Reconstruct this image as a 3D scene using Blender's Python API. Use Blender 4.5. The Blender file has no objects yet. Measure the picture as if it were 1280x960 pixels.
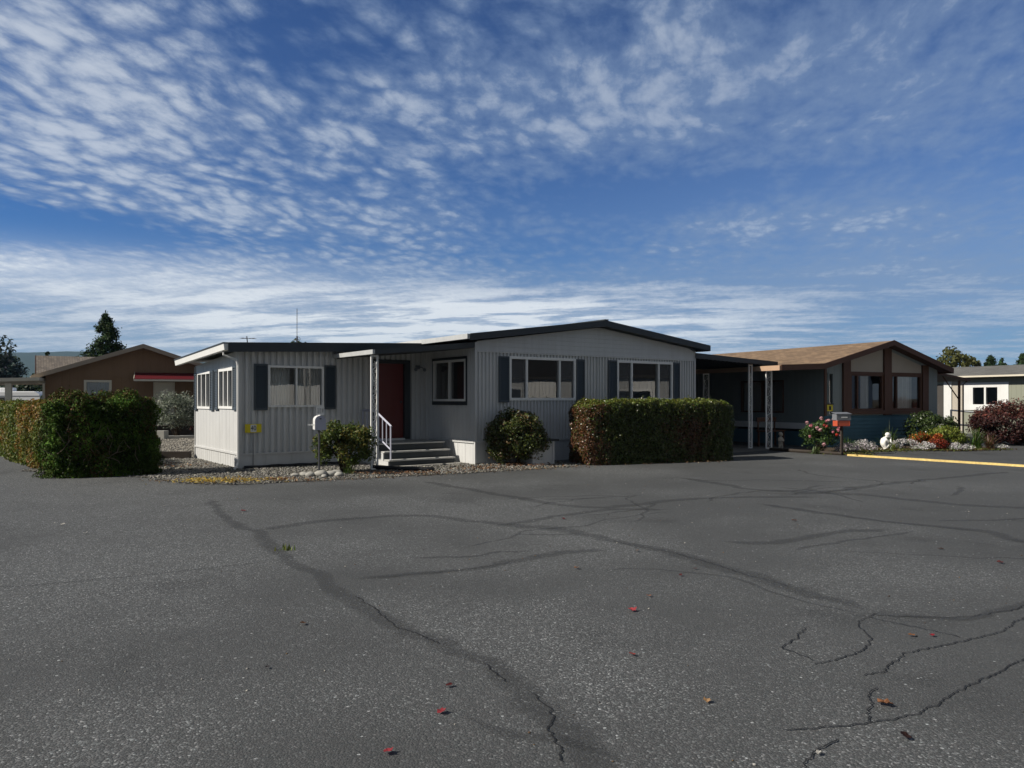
import bpy, bmesh, math, random
import numpy as np
from mathutils import Vector, Matrix, noise as mnoise

random.seed(7)
RNG = np.random.default_rng(11)
scene = bpy.context.scene
COL = scene.collection
R = math.radians

# ------------------------------------------------------------------ materials
class S:
    """tiny arithmetic wrapper round shader sockets"""
    def __init__(self, nt, sock): self.nt, self.s = nt, sock
    def _m(self, op, *others, clamp=False):
        n = self.nt.nodes.new('ShaderNodeMath'); n.operation = op; n.use_clamp = clamp
        for i, o in enumerate((self,) + others):
            if isinstance(o, S): self.nt.links.new(o.s, n.inputs[i])
            else: n.inputs[i].default_value = o
        return S(self.nt, n.outputs[0])
    def __add__(a, b): return a._m('ADD', b)
    __radd__ = __add__
    def __sub__(a, b): return a._m('SUBTRACT', b)
    def __rsub__(a, b): return (a * -1.0) + b
    def __mul__(a, b): return a._m('MULTIPLY', b)
    __rmul__ = __mul__
    def __truediv__(a, b): return a._m('DIVIDE', b)
    def clamp(a): return a._m('ADD', 0.0, clamp=True)
    def pow(a, b): return a._m('POWER', b)
    def maxi(a, b): return a._m('MAXIMUM', b)
    def mini(a, b): return a._m('MINIMUM', b)
    def ss(a, lo, hi, t0=0.0, t1=1.0):
        n = a.nt.nodes.new('ShaderNodeMapRange'); n.interpolation_type = 'SMOOTHSTEP'
        a.nt.links.new(a.s, n.inputs[0])
        n.inputs[1].default_value = lo; n.inputs[2].default_value = hi
        n.inputs[3].default_value = t0; n.inputs[4].default_value = t1
        return S(a.nt, n.outputs[0])

class NT:
    def __init__(self, nt): self.nt = nt
    def new(self, t, **kw):
        n = self.nt.nodes.new(t)
        for k, v in kw.items(): setattr(n, k, v)
        return n
    def link(self, a, b): self.nt.links.new(a.s if isinstance(a, S) else a, b)
    def set(self, inp, v):
        if isinstance(v, S): self.nt.links.new(v.s, inp)
        elif hasattr(v, 'is_output'): self.nt.links.new(v, inp)
        else: inp.default_value = v
    def noise(self, vec, scale, detail=3.0, rough=0.5, out=0, distort=0.0):
        n = self.new('ShaderNodeTexNoise'); n.inputs['Scale'].default_value = scale
        n.inputs['Detail'].default_value = detail; n.inputs['Roughness'].default_value = rough
        n.inputs['Distortion'].default_value = distort
        if vec is not None: self.nt.links.new(vec, n.inputs['Vector'])
        return S(self.nt, n.outputs[out])
    def voro(self, vec, scale, feature='F1', out='Distance'):
        n = self.new('ShaderNodeTexVoronoi'); n.feature = feature
        n.inputs['Scale'].default_value = scale
        if vec is not None: self.nt.links.new(vec, n.inputs['Vector'])
        return n.outputs[out]
    def mix(self, fac, a, b):
        n = self.new('ShaderNodeMix', data_type='RGBA')
        self.set(n.inputs[0], fac); self.set(n.inputs[6], a); self.set(n.inputs[7], b)
        return n.outputs[2]
    def mapping(self, vec, scale):
        n = self.new('ShaderNodeMapping'); n.inputs['Scale'].default_value = scale
        self.nt.links.new(vec, n.inputs['Vector']); return n.outputs[0]
    def xyz(self, vec):
        n = self.new('ShaderNodeSeparateXYZ'); self.nt.links.new(vec, n.inputs[0])
        return [S(self.nt, o) for o in n.outputs]
    def comb(self, x, y, z):
        n = self.new('ShaderNodeCombineXYZ')
        for i, v in enumerate((x, y, z)): self.set(n.inputs[i], v)
        return n.outputs[0]
    def bump(self, h, strength, dist):
        n = self.new('ShaderNodeBump'); n.inputs['Strength'].default_value = strength
        n.inputs['Distance'].default_value = dist; self.set(n.inputs['Height'], h)
        return n.outputs[0]

def c4(c): return (c[0], c[1], c[2], 1.0)

def new_mat(name):
    m = bpy.data.materials.new(name); m.use_nodes = True
    nt = m.node_tree; nt.nodes.clear()
    t = NT(nt)
    out = t.new('ShaderNodeOutputMaterial')
    p = t.new('ShaderNodeBsdfPrincipled')
    nt.links.new(p.outputs[0], out.inputs[0])
    obj = t.new('ShaderNodeTexCoord').outputs['Object']
    return m, t, p, obj, out

def paint(name, col, rough=0.5, amt=0.12, scale=3.0, spec=0.4, streak=0.0, metal=0.0, bump=0.0, bscale=60, fine=0.0):
    """painted / plain surface with uneven weathering"""
    m, t, p, obj, out = new_mat(name)
    n = t.noise(obj, scale, 4, 0.6)
    fac = (n - 0.5) * (2.2 * amt) + 1.0
    if streak:
        n2 = t.noise(t.mapping(obj, (9, 9, 0.6)), 1.0, 3, 0.6)
        fac = fac * ((n2 - 0.5) * (2.0 * streak) + 1.0)
    if fine:
        n3 = t.noise(obj, bscale, 2, 0.6)
        fac = fac * ((n3 - 0.5) * (2.0 * fine) + 1.0)
    mul = t.new('ShaderNodeVectorMath', operation='SCALE')
    mul.inputs[0].default_value = col; t.set(mul.inputs['Scale'], fac)
    t.link(mul.outputs[0], p.inputs['Base Color'])
    p.inputs['Roughness'].default_value = rough
    p.inputs['Metallic'].default_value = metal
    p.inputs['Specular IOR Level'].default_value = spec
    if bump:
        t.link(t.bump(t.noise(obj, bscale, 3, 0.6), bump, 0.01), p.inputs['Normal'])
    return m

def leaf_mat(name, rough=0.55, trans=0.25, spec=0.3):
    m, t, p, obj, out = new_mat(name)
    a = t.new('ShaderNodeAttribute'); a.attribute_name = 'col'
    t.link(a.outputs['Color'], p.inputs['Base Color'])
    p.inputs['Roughness'].default_value = rough
    p.inputs['Specular IOR Level'].default_value = spec
    if trans:
        tr = t.new('ShaderNodeBsdfTranslucent'); t.link(a.outputs['Color'], tr.inputs[0])
        mx = t.new('ShaderNodeMixShader'); mx.inputs[0].default_value = trans
        t.link(p.outputs[0], mx.inputs[1]); t.link(tr.outputs[0], mx.inputs[2])
        t.link(mx.outputs[0], out.inputs[0])
    return m

def glass_mat(name, tint=(0.96, 0.98, 0.97), grey=0.0, greycol=(0.1, 0.1, 0.1)):
    m = bpy.data.materials.new(name); m.use_nodes = True
    nt = m.node_tree; nt.nodes.clear(); t = NT(nt)
    out = t.new('ShaderNodeOutputMaterial')
    tr = t.new('ShaderNodeBsdfTransparent'); tr.inputs[0].default_value = c4(tint)
    gl = t.new('ShaderNodeBsdfGlossy'); gl.inputs['Roughness'].default_value = 0.004
    obj = t.new('ShaderNodeTexCoord').outputs['Object']
    t.link(t.bump(t.noise(obj, 1.3, 1), 0.05, 0.03), gl.inputs['Normal'])
    fr = t.new('ShaderNodeFresnel'); fr.inputs[0].default_value = 1.6
    f = S(nt, fr.outputs[0]) * 2.0 + 0.03
    mx = t.new('ShaderNodeMixShader'); t.set(mx.inputs[0], f.clamp())
    t.link(tr.outputs[0], mx.inputs[1]); t.link(gl.outputs[0], mx.inputs[2])
    last = mx.outputs[0]
    if grey:
        df = t.new('ShaderNodeBsdfDiffuse'); df.inputs[0].default_value = c4(greycol)
        m2 = t.new('ShaderNodeMixShader'); m2.inputs[0].default_value = grey
        t.link(last, m2.inputs[1]); t.link(df.outputs[0], m2.inputs[2]); last = m2.outputs[0]
    t.link(last, out.inputs[0])
    return m

def shingle_mat(name, cols, tabw=0.3, row=0.14, ang=0.0):
    m, t, p, obj, out = new_mat(name)
    x, y, z = t.xyz(obj)
    b = t.new('ShaderNodeTexBrick')
    b.offset = 0.5
    b.inputs['Scale'].default_value = 1.0
    b.inputs['Brick Width'].default_value = tabw; b.inputs['Row Height'].default_value = row
    b.inputs['Mortar Size'].default_value = 0.006
    b.inputs['Color1'].default_value = c4(cols[0]); b.inputs['Color2'].default_value = c4(cols[1])
    b.inputs['Mortar'].default_value = c4(cols[2])
    t.link(t.comb(y, x, 0.0), b.inputs['Vector'])
    n = t.noise(obj, 1.2, 4, 0.6); n2 = t.noise(obj, 26.0, 3, 0.7)
    f = ((n - 0.5) * 0.7 + 1.0) * ((n2 - 0.5) * 1.1 + 1.0)
    mul = t.new('ShaderNodeVectorMath', operation='SCALE')
    t.link(b.outputs['Color'], mul.inputs[0]); t.set(mul.inputs['Scale'], f)
    t.link(mul.outputs[0], p.inputs['Base Color']); p.inputs['Roughness'].default_value = 0.9
    t.link(t.bump(S(t.nt, b.outputs['Fac']) * -1.0, 0.5, 0.01), p.inputs['Normal'])
    return m

M = {}
M['grey_siding'] = paint('grey_siding', (0.56, 0.565, 0.56), 0.42, 0.08, 1.6, 0.45, streak=0.15)
M['slate_trim'] = paint('slate_trim', (0.034, 0.041, 0.047), 0.5, 0.15, 3, 0.35, streak=0.12)
M['shutter_blue'] = paint('shutter_blue', (0.055, 0.070, 0.084), 0.5, 0.12, 3, 0.35)
M['white_metal'] = paint('white_metal', (0.78, 0.78, 0.76), 0.4, 0.06, 2.0, 0.5, streak=0.06)
M['gutter_grey'] = paint('gutter_grey', (0.46, 0.47, 0.47), 0.45, 0.15, 5.0, 0.45, streak=0.15)
M['white_paint'] = paint('white_paint', (0.80, 0.80, 0.79), 0.5, 0.08, 5.0, 0.4)
M['lavender_grey'] = paint('lavender_grey', (0.42, 0.43, 0.52), 0.5, 0.08, 5.0, 0.4)
M['red_door'] = paint('red_door', (0.12, 0.012, 0.010), 0.42, 0.1, 2.0, 0.4)
M['dark_room'] = paint('dark_room', (0.07, 0.065, 0.06), 0.9, 0.2, 2.0, 0.1)
M['curtain_white'] = paint('curtain_white', (0.84, 0.84, 0.82), 0.8, 0.1, 6.0, 0.1)
M['curtain_grey'] = paint('curtain_grey', (0.62, 0.62, 0.60), 0.8, 0.15, 6.0, 0.1)
M['glass'] = glass_mat('window_glass')
M['screened'] = glass_mat('screened_glass', (0.5, 0.5, 0.5), 0.5, (0.13, 0.135, 0.14))
M['concrete'] = paint('concrete', (0.36, 0.35, 0.32), 0.85, 0.2, 2.5, 0.2, bump=0.3, fine=0.25)
M['weathered_tread'] = paint('weathered_tread', (0.46, 0.46, 0.44), 0.8, 0.25, 6, 0.2, fine=0.2)
M['black_rubber'] = paint('black_rubber', (0.018, 0.018, 0.02), 0.55, 0.2, 8, 0.4)
M['black_iron'] = paint('black_iron', (0.02, 0.02, 0.022), 0.5, 0.2, 8, 0.4)
M['aerial'] = paint('aerial', (0.10, 0.10, 0.11), 0.45, 0.1, 8, 0.5, metal=0.6)
M['sign_yellow'] = paint('sign_yellow', (0.74, 0.60, 0.02), 0.5, 0.1, 10, 0.4)
M['sign_black'] = paint('sign_black', (0.015, 0.015, 0.015), 0.5, 0.1, 10, 0.3)
M['sign_white'] = paint('sign_white', (0.75, 0.75, 0.72), 0.5, 0.05, 10, 0.3)
M['dark_stem'] = paint('dark_stem', (0.055, 0.042, 0.03), 0.9, 0.3, 20, 0.1)
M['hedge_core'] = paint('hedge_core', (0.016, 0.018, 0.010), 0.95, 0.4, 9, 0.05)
M['bark'] = paint('bark', (0.09, 0.07, 0.055), 0.95, 0.3, 6, 0.1, bump=0.6, bscale=14)
M['leaf'] = leaf_mat('leaf')
M['glossy_leaf'] = leaf_mat('glossy_leaf', 0.34, 0.18, 0.5)
M['needle'] = leaf_mat('needle', 0.7, 0.12, 0.15)
M['petal'] = leaf_mat('petal', 0.6, 0.3, 0.2)
M['dry_leaf'] = leaf_mat('dry_leaf', 0.7, 0.25, 0.2)
M['stone'] = leaf_mat('stone', 0.8, 0.0, 0.25)
M['blue_lap'] = paint('blue_lap', (0.050, 0.125, 0.165), 0.55, 0.12, 2.0, 0.3, streak=0.12)
M['bluegrey_wall'] = paint('bluegrey_wall', (0.235, 0.27, 0.27), 0.6, 0.08, 1.5, 0.3, streak=0.08)
M['tan_panel'] = paint('tan_panel', (0.42, 0.37, 0.31), 0.7, 0.06, 2.0, 0.2)
M['brown_trim'] = paint('brown_trim', (0.105, 0.052, 0.034), 0.6, 0.15, 3.0, 0.25, streak=0.1)
M['tan_fascia'] = paint('tan_fascia', (0.46, 0.31, 0.21), 0.6, 0.1, 3.0, 0.25)
M['tan_shingle'] = shingle_mat('tan_shingle', ((0.255, 0.17, 0.10), (0.15, 0.098, 0.058), (0.08, 0.055, 0.035)))
M['grey_shingle'] = shingle_mat('grey_shingle', ((0.19, 0.16, 0.13), (0.12, 0.10, 0.085), (0.05, 0.045, 0.04)))
M['weathered_shingle'] = shingle_mat('weathered_shingle', ((0.165, 0.16, 0.145), (0.115, 0.112, 0.10), (0.05, 0.05, 0.045)))
M['brown_wall'] = paint('brown_wall', (0.215, 0.135, 0.080), 0.7, 0.1, 1.5, 0.2, streak=0.1)
M['taupe_trim'] = paint('taupe_trim', (0.33, 0.27, 0.21), 0.6, 0.08, 3.0, 0.3)
M['cream'] = paint('cream', (0.62, 0.57, 0.46), 0.6, 0.07, 3.0, 0.3)
M['pale_door'] = paint('pale_door', (0.66, 0.62, 0.52), 0.6, 0.05, 3.0, 0.3)
M['red_awning'] = paint('red_awning', (0.10, 0.010, 0.015), 0.5, 0.1, 3.0, 0.3)
M['sage_wall'] = paint('sage_wall', (0.25, 0.26, 0.205), 0.65, 0.06, 1.5, 0.25, streak=0.08)
M['mail_grey'] = paint('mail_grey', (0.17, 0.18, 0.20), 0.45, 0.1, 6.0, 0.4)
M['mail_orange'] = paint('mail_orange', (0.48, 0.085, 0.04), 0.5, 0.1, 6.0, 0.4)
M['statue_white'] = paint('statue_white', (0.80, 0.79, 0.75), 0.65, 0.08, 12.0, 0.3)
M['statue_grey'] = paint('statue_grey', (0.42, 0.38, 0.32), 0.85, 0.2, 12.0, 0.15)
M['kerb_yellow'] = paint('kerb_yellow', (0.62, 0.46, 0.17), 0.75, 0.34, 3.0, 0.2, fine=0.42, bscale=18)
M['timber'] = paint('timber', (0.05, 0.042, 0.036), 0.9, 0.25, 5.0, 0.1)
M['aged_white'] = paint('aged_white', (0.66, 0.66, 0.64), 0.6, 0.1, 2.0, 0.3, streak=0.1)
M['far_white'] = paint('far_white', (0.74, 0.75, 0.76), 0.35, 0.05, 1.0, 0.5)
M['clay'] = paint('clay', (0.24, 0.05, 0.035), 0.7, 0.1, 5, 0.2)

# ------------------------------------------------------------------ mesh helpers
class MB:
    def __init__(self): self.v, self.f = [], []
    def add(self, vs, fs):
        o = len(self.v); self.v += [tuple(p) for p in vs]
        self.f += [tuple(i + o for i in f) for f in fs]; return self
    def quad(self, a, b, c, d): return self.add([a, b, c, d], [(0, 1, 2, 3)])
    def hexa(self, p):
        return self.add(p, [(0, 3, 2, 1), (4, 5, 6, 7), (0, 1, 5, 4), (1, 2, 6, 5), (2, 3, 7, 6), (3, 0, 4, 7)])
    def box(self, x0, x1, y0, y1, z0, z1):
        return self.hexa([(x0, y0, z0), (x1, y0, z0), (x1, y1, z0), (x0, y1, z0),
                          (x0, y0, z1), (x1, y0, z1), (x1, y1, z1), (x0, y1, z1)])
    def prism(self, poly, ext):
        n = len(poly); e = Vector(ext)
        a = [Vector(p) for p in poly]; b = [p + e for p in a]
        return self.add(a + b, [tuple(reversed(range(n))), tuple(range(n, 2 * n))] +
                        [(i, (i + 1) % n, (i + 1) % n + n, i + n) for i in range(n)])
    def tube(self, pts, r, n=6, caps=True):
        pts = [Vector(p) for p in pts]
        rs = r if isinstance(r, (list, tuple)) else [r] * len(pts)
        vs, fs = [], []
        up = Vector((0, 0, 1))
        for i, p in enumerate(pts):
            d = (pts[min(i + 1, len(pts) - 1)] - pts[max(i - 1, 0)])
            if d.length < 1e-9: d = Vector((0, 0, 1))
            d.normalize()
            a = d.cross(up if abs(d.z) < 0.95 else Vector((1, 0, 0))); a.normalize(); b = d.cross(a)
            for k in range(n):
                t = 2 * math.pi * k / n
                vs.append(p + a * (rs[i] * math.cos(t)) + b * (rs[i] * math.sin(t)))
        for i in range(len(pts) - 1):
            for k in range(n):
                k2 = (k + 1) % n
                fs.append((i * n + k, i * n + k2, (i + 1) * n + k2, (i + 1) * n + k))
        if caps:
            fs.append(tuple(reversed(range(n)))); fs.append(tuple(range((len(pts) - 1) * n, len(pts) * n)))
        return self.add(vs, fs)
    def ball(self, c, r, n=8, sq=(1, 1, 1)):
        vs, fs = [(c[0], c[1], c[2] + r * sq[2])], []
        m = max(4, n // 2)
        for i in range(1, m):
            ph = math.pi * i / m
            for k in range(n):
                t = 2 * math.pi * k / n
                vs.append((c[0] + r * sq[0] * math.sin(ph) * math.cos(t), c[1] + r * sq[1] * math.sin(ph) * math.sin(t), c[2] + r * sq[2] * math.cos(ph)))
        vs.append((c[0], c[1], c[2] - r * sq[2]))
        for k in range(n): fs.append((0, 1 + k, 1 + (k + 1) % n))
        for i in range(m - 2):
            for k in range(n):
                a = 1 + i * n; b = a + n
                fs.append((a + k, b + k, b + (k + 1) % n, a + (k + 1) % n))
        last = len(vs) - 1; a = 1 + (m - 2) * n
        for k in range(n): fs.append((a + (k + 1) % n, a + k, last))
        return self.add(vs, fs)
    def build(self, name, mat, parent=None, smooth=False, bevel=0.0, loc=None):
        me = bpy.data.meshes.new(name); me.from_pydata(self.v, [], self.f); me.update()
        if smooth: me.polygons.foreach_set('use_smooth', [True] * len(me.polygons))
        o = bpy.data.objects.new(name, me); COL.objects.link(o)
        if mat is not None: me.materials.append(M[mat] if isinstance(mat, str) else mat)
        if parent is not None: o.parent = parent
        if loc is not None: o.location = loc
        if bevel:
            b = o.modifiers.new('bevel', 'BEVEL'); b.width = bevel; b.segments = 2; b.limit_method = 'ANGLE'
        return o

def thing(name, label, cat, loc=(0, 0, 0), rz=0.0, group=None):
    o = bpy.data.objects.new(name, None); COL.objects.link(o)
    o.location = loc; o.rotation_euler = (0, 0, rz); o.empty_display_size = 0.2
    o['label'] = label; o['category'] = cat
    if group: o['group'] = group
    return o
def tag(o, label, cat, group=None):
    o['label'] = label; o['category'] = cat
    if group: o['group'] = group
    return o
def setting(o, kind='structure'): o['kind'] = kind; return o

class F:
    """wall frame: s along, d outward, z up (in the parent's space)"""
    def __init__(self, o, a, n): self.o, self.a, self.n = Vector(o), Vector(a), Vector(n)
    def p(self, s, d, z): return self.o + self.a * s + self.n * d + Vector((0, 0, z))
    def box(self, mb, s0, s1, d0, d1, z0, z1):
        p = self.p
        mb.hexa([p(s0, d0, z0), p(s1, d0, z0), p(s1, d1, z0), p(s0, d1, z0),
                 p(s0, d0, z1), p(s1, d0, z1), p(s1, d1, z1), p(s0, d1, z1)])

def ribs(L, pitch, flat, slope, depth):
    """trapezoid rib profile breakpoints (s, d)"""
    out = []; s = 0.0
    while s < L - 1e-6:
        for ds, d in ((0, 0), (flat, 0), (flat + slope, depth), (pitch - slope, depth)):
            if s + ds < L: out.append((s + ds, d))
        s += pitch
    out.append((L, 0.0)); return out
def grooves(L, pitch, depth=0.008, w=0.012):
    out = [(0.0, 0.0)]; s = pitch
    while s < L - w:
        out += [(s - w, 0.0), (s - w * 0.5, -depth), (s + w * 0.5, -depth), (s + w, 0.0)]; s += pitch
    out.append((L, 0.0)); return out

def siding(mb, fr, L, z0, z1, prof, holes=()):
    """one ribbed wall face with rectangular openings; z0/z1 numbers or functions of s"""
    f0 = z0 if callable(z0) else (lambda s: z0)
    f1 = z1 if callable(z1) else (lambda s: z1)
    ss = set(round(s, 5) for s, d in prof)
    for h in holes: ss |= {round(h[0], 5), round(h[1], 5)}
    ss = sorted(ss)
    xs = [p[0] for p in prof]; ds = [p[1] for p in prof]
    dd = lambda s: float(np.interp(s, xs, ds))
    for a, b in zip(ss[:-1], ss[1:]):
        if b - a < 1e-5: continue
        mid = (a + b) / 2
        hz = sorted([(h[2], h[3]) for h in holes if h[0] < mid < h[1]])
        lo = None; cuts = []
        for h in hz:
            cuts.append((lo, h[0])); lo = h[1]
        cuts.append((lo, None))
        for c0, c1 in cuts:
            a0 = f0(a) if c0 is None else c0; b0 = f0(b) if c0 is None else c0
            a1 = f1(a) if c1 is None else c1; b1 = f1(b) if c1 is None else c1
            if a1 - a0 < 1e-4 and b1 - b0 < 1e-4: continue
            mb.quad(fr.p(a, dd(a), a0), fr.p(b, dd(b), b0), fr.p(b, dd(b), b1), fr.p(a, dd(a), a1))

def curtain(parent, fr, s0, s1, z0, z1, d, mat, amp=0.018, wave=0.07):
    mb = MB(); n = max(6, int((s1 - s0) / (wave / 6)))
    pts = [(s0 + (s1 - s0) * i / n, d + amp * math.sin(2 * math.pi * i * (s1 - s0) / n / wave + 0.6 * math.sin(i * 0.37))) for i in range(n + 1)]
    for (a, da), (b, db) in zip(pts[:-1], pts[1:]):
        mb.quad(fr.p(a, da, z0), fr.p(b, db, z0), fr.p(b, db, z1), fr.p(a, da, z1))
    return mb.build('curtain', mat, parent, smooth=True)

def window(parent, fr, s0, s1, z0, z1, mull=(), fw=0.05, mat='white_metal', curtains=(), screened=(), out=0.03, sash=None, hb=()):
    """framed window in an opening; children: glass panes and curtains"""
    fb = MB()
    fr.box(fb, s0 - 0.012, s1 + 0.012, -0.09, out, z0 - 0.012, z0 + fw)
    fr.box(fb, s0 - 0.012, s1 + 0.012, -0.09, out, z1 - fw, z1 + 0.012)
    fr.box(fb, s0 - 0.012, s0 + fw, -0.088, out - 0.002, z0 + fw, z1 - fw)
    fr.box(fb, s1 - fw, s1 + 0.012, -0.088, out - 0.002, z0 + fw, z1 - fw)
    for m in mull: fr.box(fb, m - fw * 0.5, m + fw * 0.5, -0.086, out - 0.004, z0 + fw, z1 - fw)
    for h in hb: fr.box(fb, s0 + fw, s1 - fw, -0.084, out - 0.008, h - fw * 0.4, h + fw * 0.4)
    w = fb.build('window', mat, parent)
    edges = [s0 + fw] + [e for m in mull for e in (m - fw * 0.5, m + fw * 0.5)] + [s1 - fw]
    for i in range(0, len(edges), 2):
        g = MB(); d = -0.03 - 0.012 * ((i // 2) % 2)
        g.quad(fr.p(edges[i], d, z0 + fw), fr.p(edges[i + 1], d, z0 + fw), fr.p(edges[i + 1], d, z1 - fw), fr.p(edges[i], d, z1 - fw))
        g.build('pane', 'screened' if (i // 2) in screened else 'glass', w)
    for c in curtains:
        curtain(w, fr, c[0], c[1], z0 + 0.03, z1 - 0.03, c[3] if len(c) > 3 else -0.13, c[2])
    return w

def shutter(parent, fr, s0, s1, z0, z1, mat='shutter_blue'):
    mb = MB()
    fr.box(mb, s0, s0 + 0.035, 0.012, 0.045, z0, z1); fr.box(mb, s1 - 0.035, s1, 0.012, 0.045, z0, z1)
    fr.box(mb, s0 + 0.035, s1 - 0.035, 0.012, 0.043, z0, z0 + 0.05); fr.box(mb, s0 + 0.035, s1 - 0.035, 0.012, 0.043, z1 - 0.05, z1)
    z = z0 + 0.05
    while z < z1 - 0.06:
        p = fr.p
        mb.quad(p(s0 + 0.035, 0.040, z), p(s1 - 0.035, 0.040, z), p(s1 - 0.035, 0.018, z + 0.042), p(s0 + 0.035, 0.018, z + 0.042))
        mb.quad(p(s0 + 0.035, 0.018, z + 0.042), p(s1 - 0.035, 0.018, z + 0.042), p(s1 - 0.035, 0.040, z + 0.0425), p(s0 + 0.035, 0.040, z + 0.0425))
        z += 0.0425
    return mb.build('shutter', mat, parent)

def ornate_post(parent, x, y, z0, z1, w=0.16, ax=(1, 0, 0), mat='white_metal', name='porch_post', bar=0.038):
    """two uprights with scroll work between"""
    mb = MB(); a = Vector(ax); b = Vector((-a.y, a.x, 0)); c = Vector((x, y, 0))
    for s in (-1, 1):
        q = c + a * (s * (w / 2 - bar / 2))
        fr = F(q, a, b); fr.box(mb, -bar / 2, bar / 2, -bar / 2, bar / 2, z0, z1)
    fr = F(c, a, b)
    for z in (z0 + 0.002, z1 - 0.05): fr.box(mb, -w / 2 + bar, w / 2 - bar, -bar / 2, bar / 2, z, z + 0.045)
    h = 0.30; z = z0 + 0.08; flip = 1
    while z + h < z1 - 0.06:
        pts = []
        for i in range(15):
            t = i / 14
            pts.append(c + a * (flip * (w / 2 - bar * 1.1) * math.sin(2 * math.pi * t) * 0.92) + Vector((0, 0, z + h * t)))
        mb.tube(pts, 0.010, 5)
        mb.tube([c + a * (-(w / 2 - bar)) + Vector((0, 0, z + h * 0.5 - 0.04)), c + a * (w / 2 - bar) + Vector((0, 0, z + h * 0.5 + 0.04))], 0.008, 4)
        for k in (0.25, 0.75):
            lp = [c + a * (flip * (1 if k < .5 else -1) * -0.012 + 0.022 * math.cos(u)) + Vector((0, 0, z + h * k + 0.03 * math.sin(u))) for u in np.linspace(0, 6.28, 10)]
            mb.tube(lp, 0.006, 4)
        z += h; flip = -flip
    return mb.build(name, mat, parent)

def vnoise(p, seed=0):
    """smooth value noise, p (N,3) -> [0,1]"""
    i = np.floor(p).astype(np.int64); f = p - i; f = f * f * (3 - 2 * f)
    def h(a):
        x = (a[:, 0] * 374761393 + a[:, 1] * 668265263 + a[:, 2] * 2147483647 + seed * 974711) & 0xffffffff
        x = ((x ^ (x >> 13)) * 1274126177) & 0xffffffff
        return ((x ^ (x >> 16)) & 0xffff) / 65535.0
    r = 0
    for dx in (0, 1):
        for dy in (0, 1):
            for dz in (0, 1):
                w = (f[:, 0] if dx else 1 - f[:, 0]) * (f[:, 1] if dy else 1 - f[:, 1]) * (f[:, 2] if dz else 1 - f[:, 2])
                r = r + w * h(i + np.array([dx, dy, dz]))
    return r

def fast_mesh(name, verts, quads, cols_face, mat, parent=None, tri=False, smooth=False):
    """verts (V,3), faces (Fn,k) arrays, cols per face"""
    me = bpy.data.meshes.new(name); V = len(verts); Fn, k = quads.shape
    me.vertices.add(V); me.vertices.foreach_set('co', np.ascontiguousarray(verts, dtype=np.float32).ravel())
    me.loops.add(Fn * k); me.loops.foreach_set('vertex_index', quads.astype(np.int32).ravel())
    me.polygons.add(Fn); me.polygons.foreach_set('loop_start', np.arange(0, Fn * k, k, dtype=np.int32))
    me.update(calc_edges=True)
    if smooth: me.polygons.foreach_set('use_smooth', np.ones(Fn, dtype=bool))
    at = me.attributes.new('col', 'FLOAT_COLOR', 'FACE')
    at.data.foreach_set('color', np.concatenate([cols_face, np.ones((Fn, 1))], 1).astype(np.float32).ravel())
    o = bpy.data.objects.new(name, me); COL.objects.link(o)
    me.materials.append(M[mat] if isinstance(mat, str) else mat)
    if parent is not None: o.parent = parent
    return o

def unit(a): return a / np.maximum(np.linalg.norm(a, axis=1, keepdims=True), 1e-9)

def leaves(name, C, N, length, width, cols, mat, parent=None, up=0.3, spread=0.8, rng=None):
    """each leaf a small folded diamond of two triangles-quads, facing roughly N"""
    rng = rng or RNG; n = len(C)
    nn = unit(N + rng.normal(0, spread, (n, 3)))
    d = rng.normal(0, 1, (n, 3)); d[:, 2] += up
    d = unit(d - nn * np.sum(d * nn, 1, keepdims=True)); s = np.cross(nn, d)
    L = (length * rng.uniform(0.65, 1.35, n))[:, None]; W = (width * rng.uniform(0.7, 1.3, n))[:, None]
    fold = nn * (W * 0.25)
    v = np.stack([C - d * L * .5, C + s * W * .5 - d * L * .05 + fold, C + d * L * .5, C - s * W * .5 - d * L * .05 + fold], 1).reshape(-1, 3)
    q = np.arange(n * 4).reshape(n, 4)
    return fast_mesh(name, v, q, cols, mat, parent)

def tint(n, base, var=0.25, rng=None, hue=0.12):
    rng = rng or RNG
    b = np.array(base)[None, :]
    return np.clip(b * (1 + rng.normal(0, var, (n, 1))) * (1 + rng.normal(0, hue, (n, 3))), 0.002, 1)

def superbox(n, hx, hy, hz, p, rng):
    """points and normals on a rounded box (no bottom), z from 0 to 2hz"""
    A = np.array([4 * hx * hy, 4 * hx * hz, 4 * hx * hz, 4 * hy * hz, 4 * hy * hz]); A = A / A.sum()
    k = rng.choice(5, n, p=A); q = rng.uniform(-1, 1, (n, 3))
    q[k == 0, 2] = 1; q[k == 1, 1] = -1; q[k == 2, 1] = 1; q[k == 3, 0] = -1; q[k == 4, 0] = 1
    low = q[:, 2] < 0
    qq = np.abs(q).copy(); qq[low, 2] *= 0.55
    r = (np.sum(qq ** p, 1)) ** (1 / p); q2 = q / r[:, None]
    q2[low, 2] = q[low, 2]
    h = np.array([hx, hy, hz]); nn = np.sign(q2) * np.abs(q2) ** (p - 1) / h; nn[low, 2] *= 0.2
    return q2 * h + np.array([0, 0, hz]), unit(nn)

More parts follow.
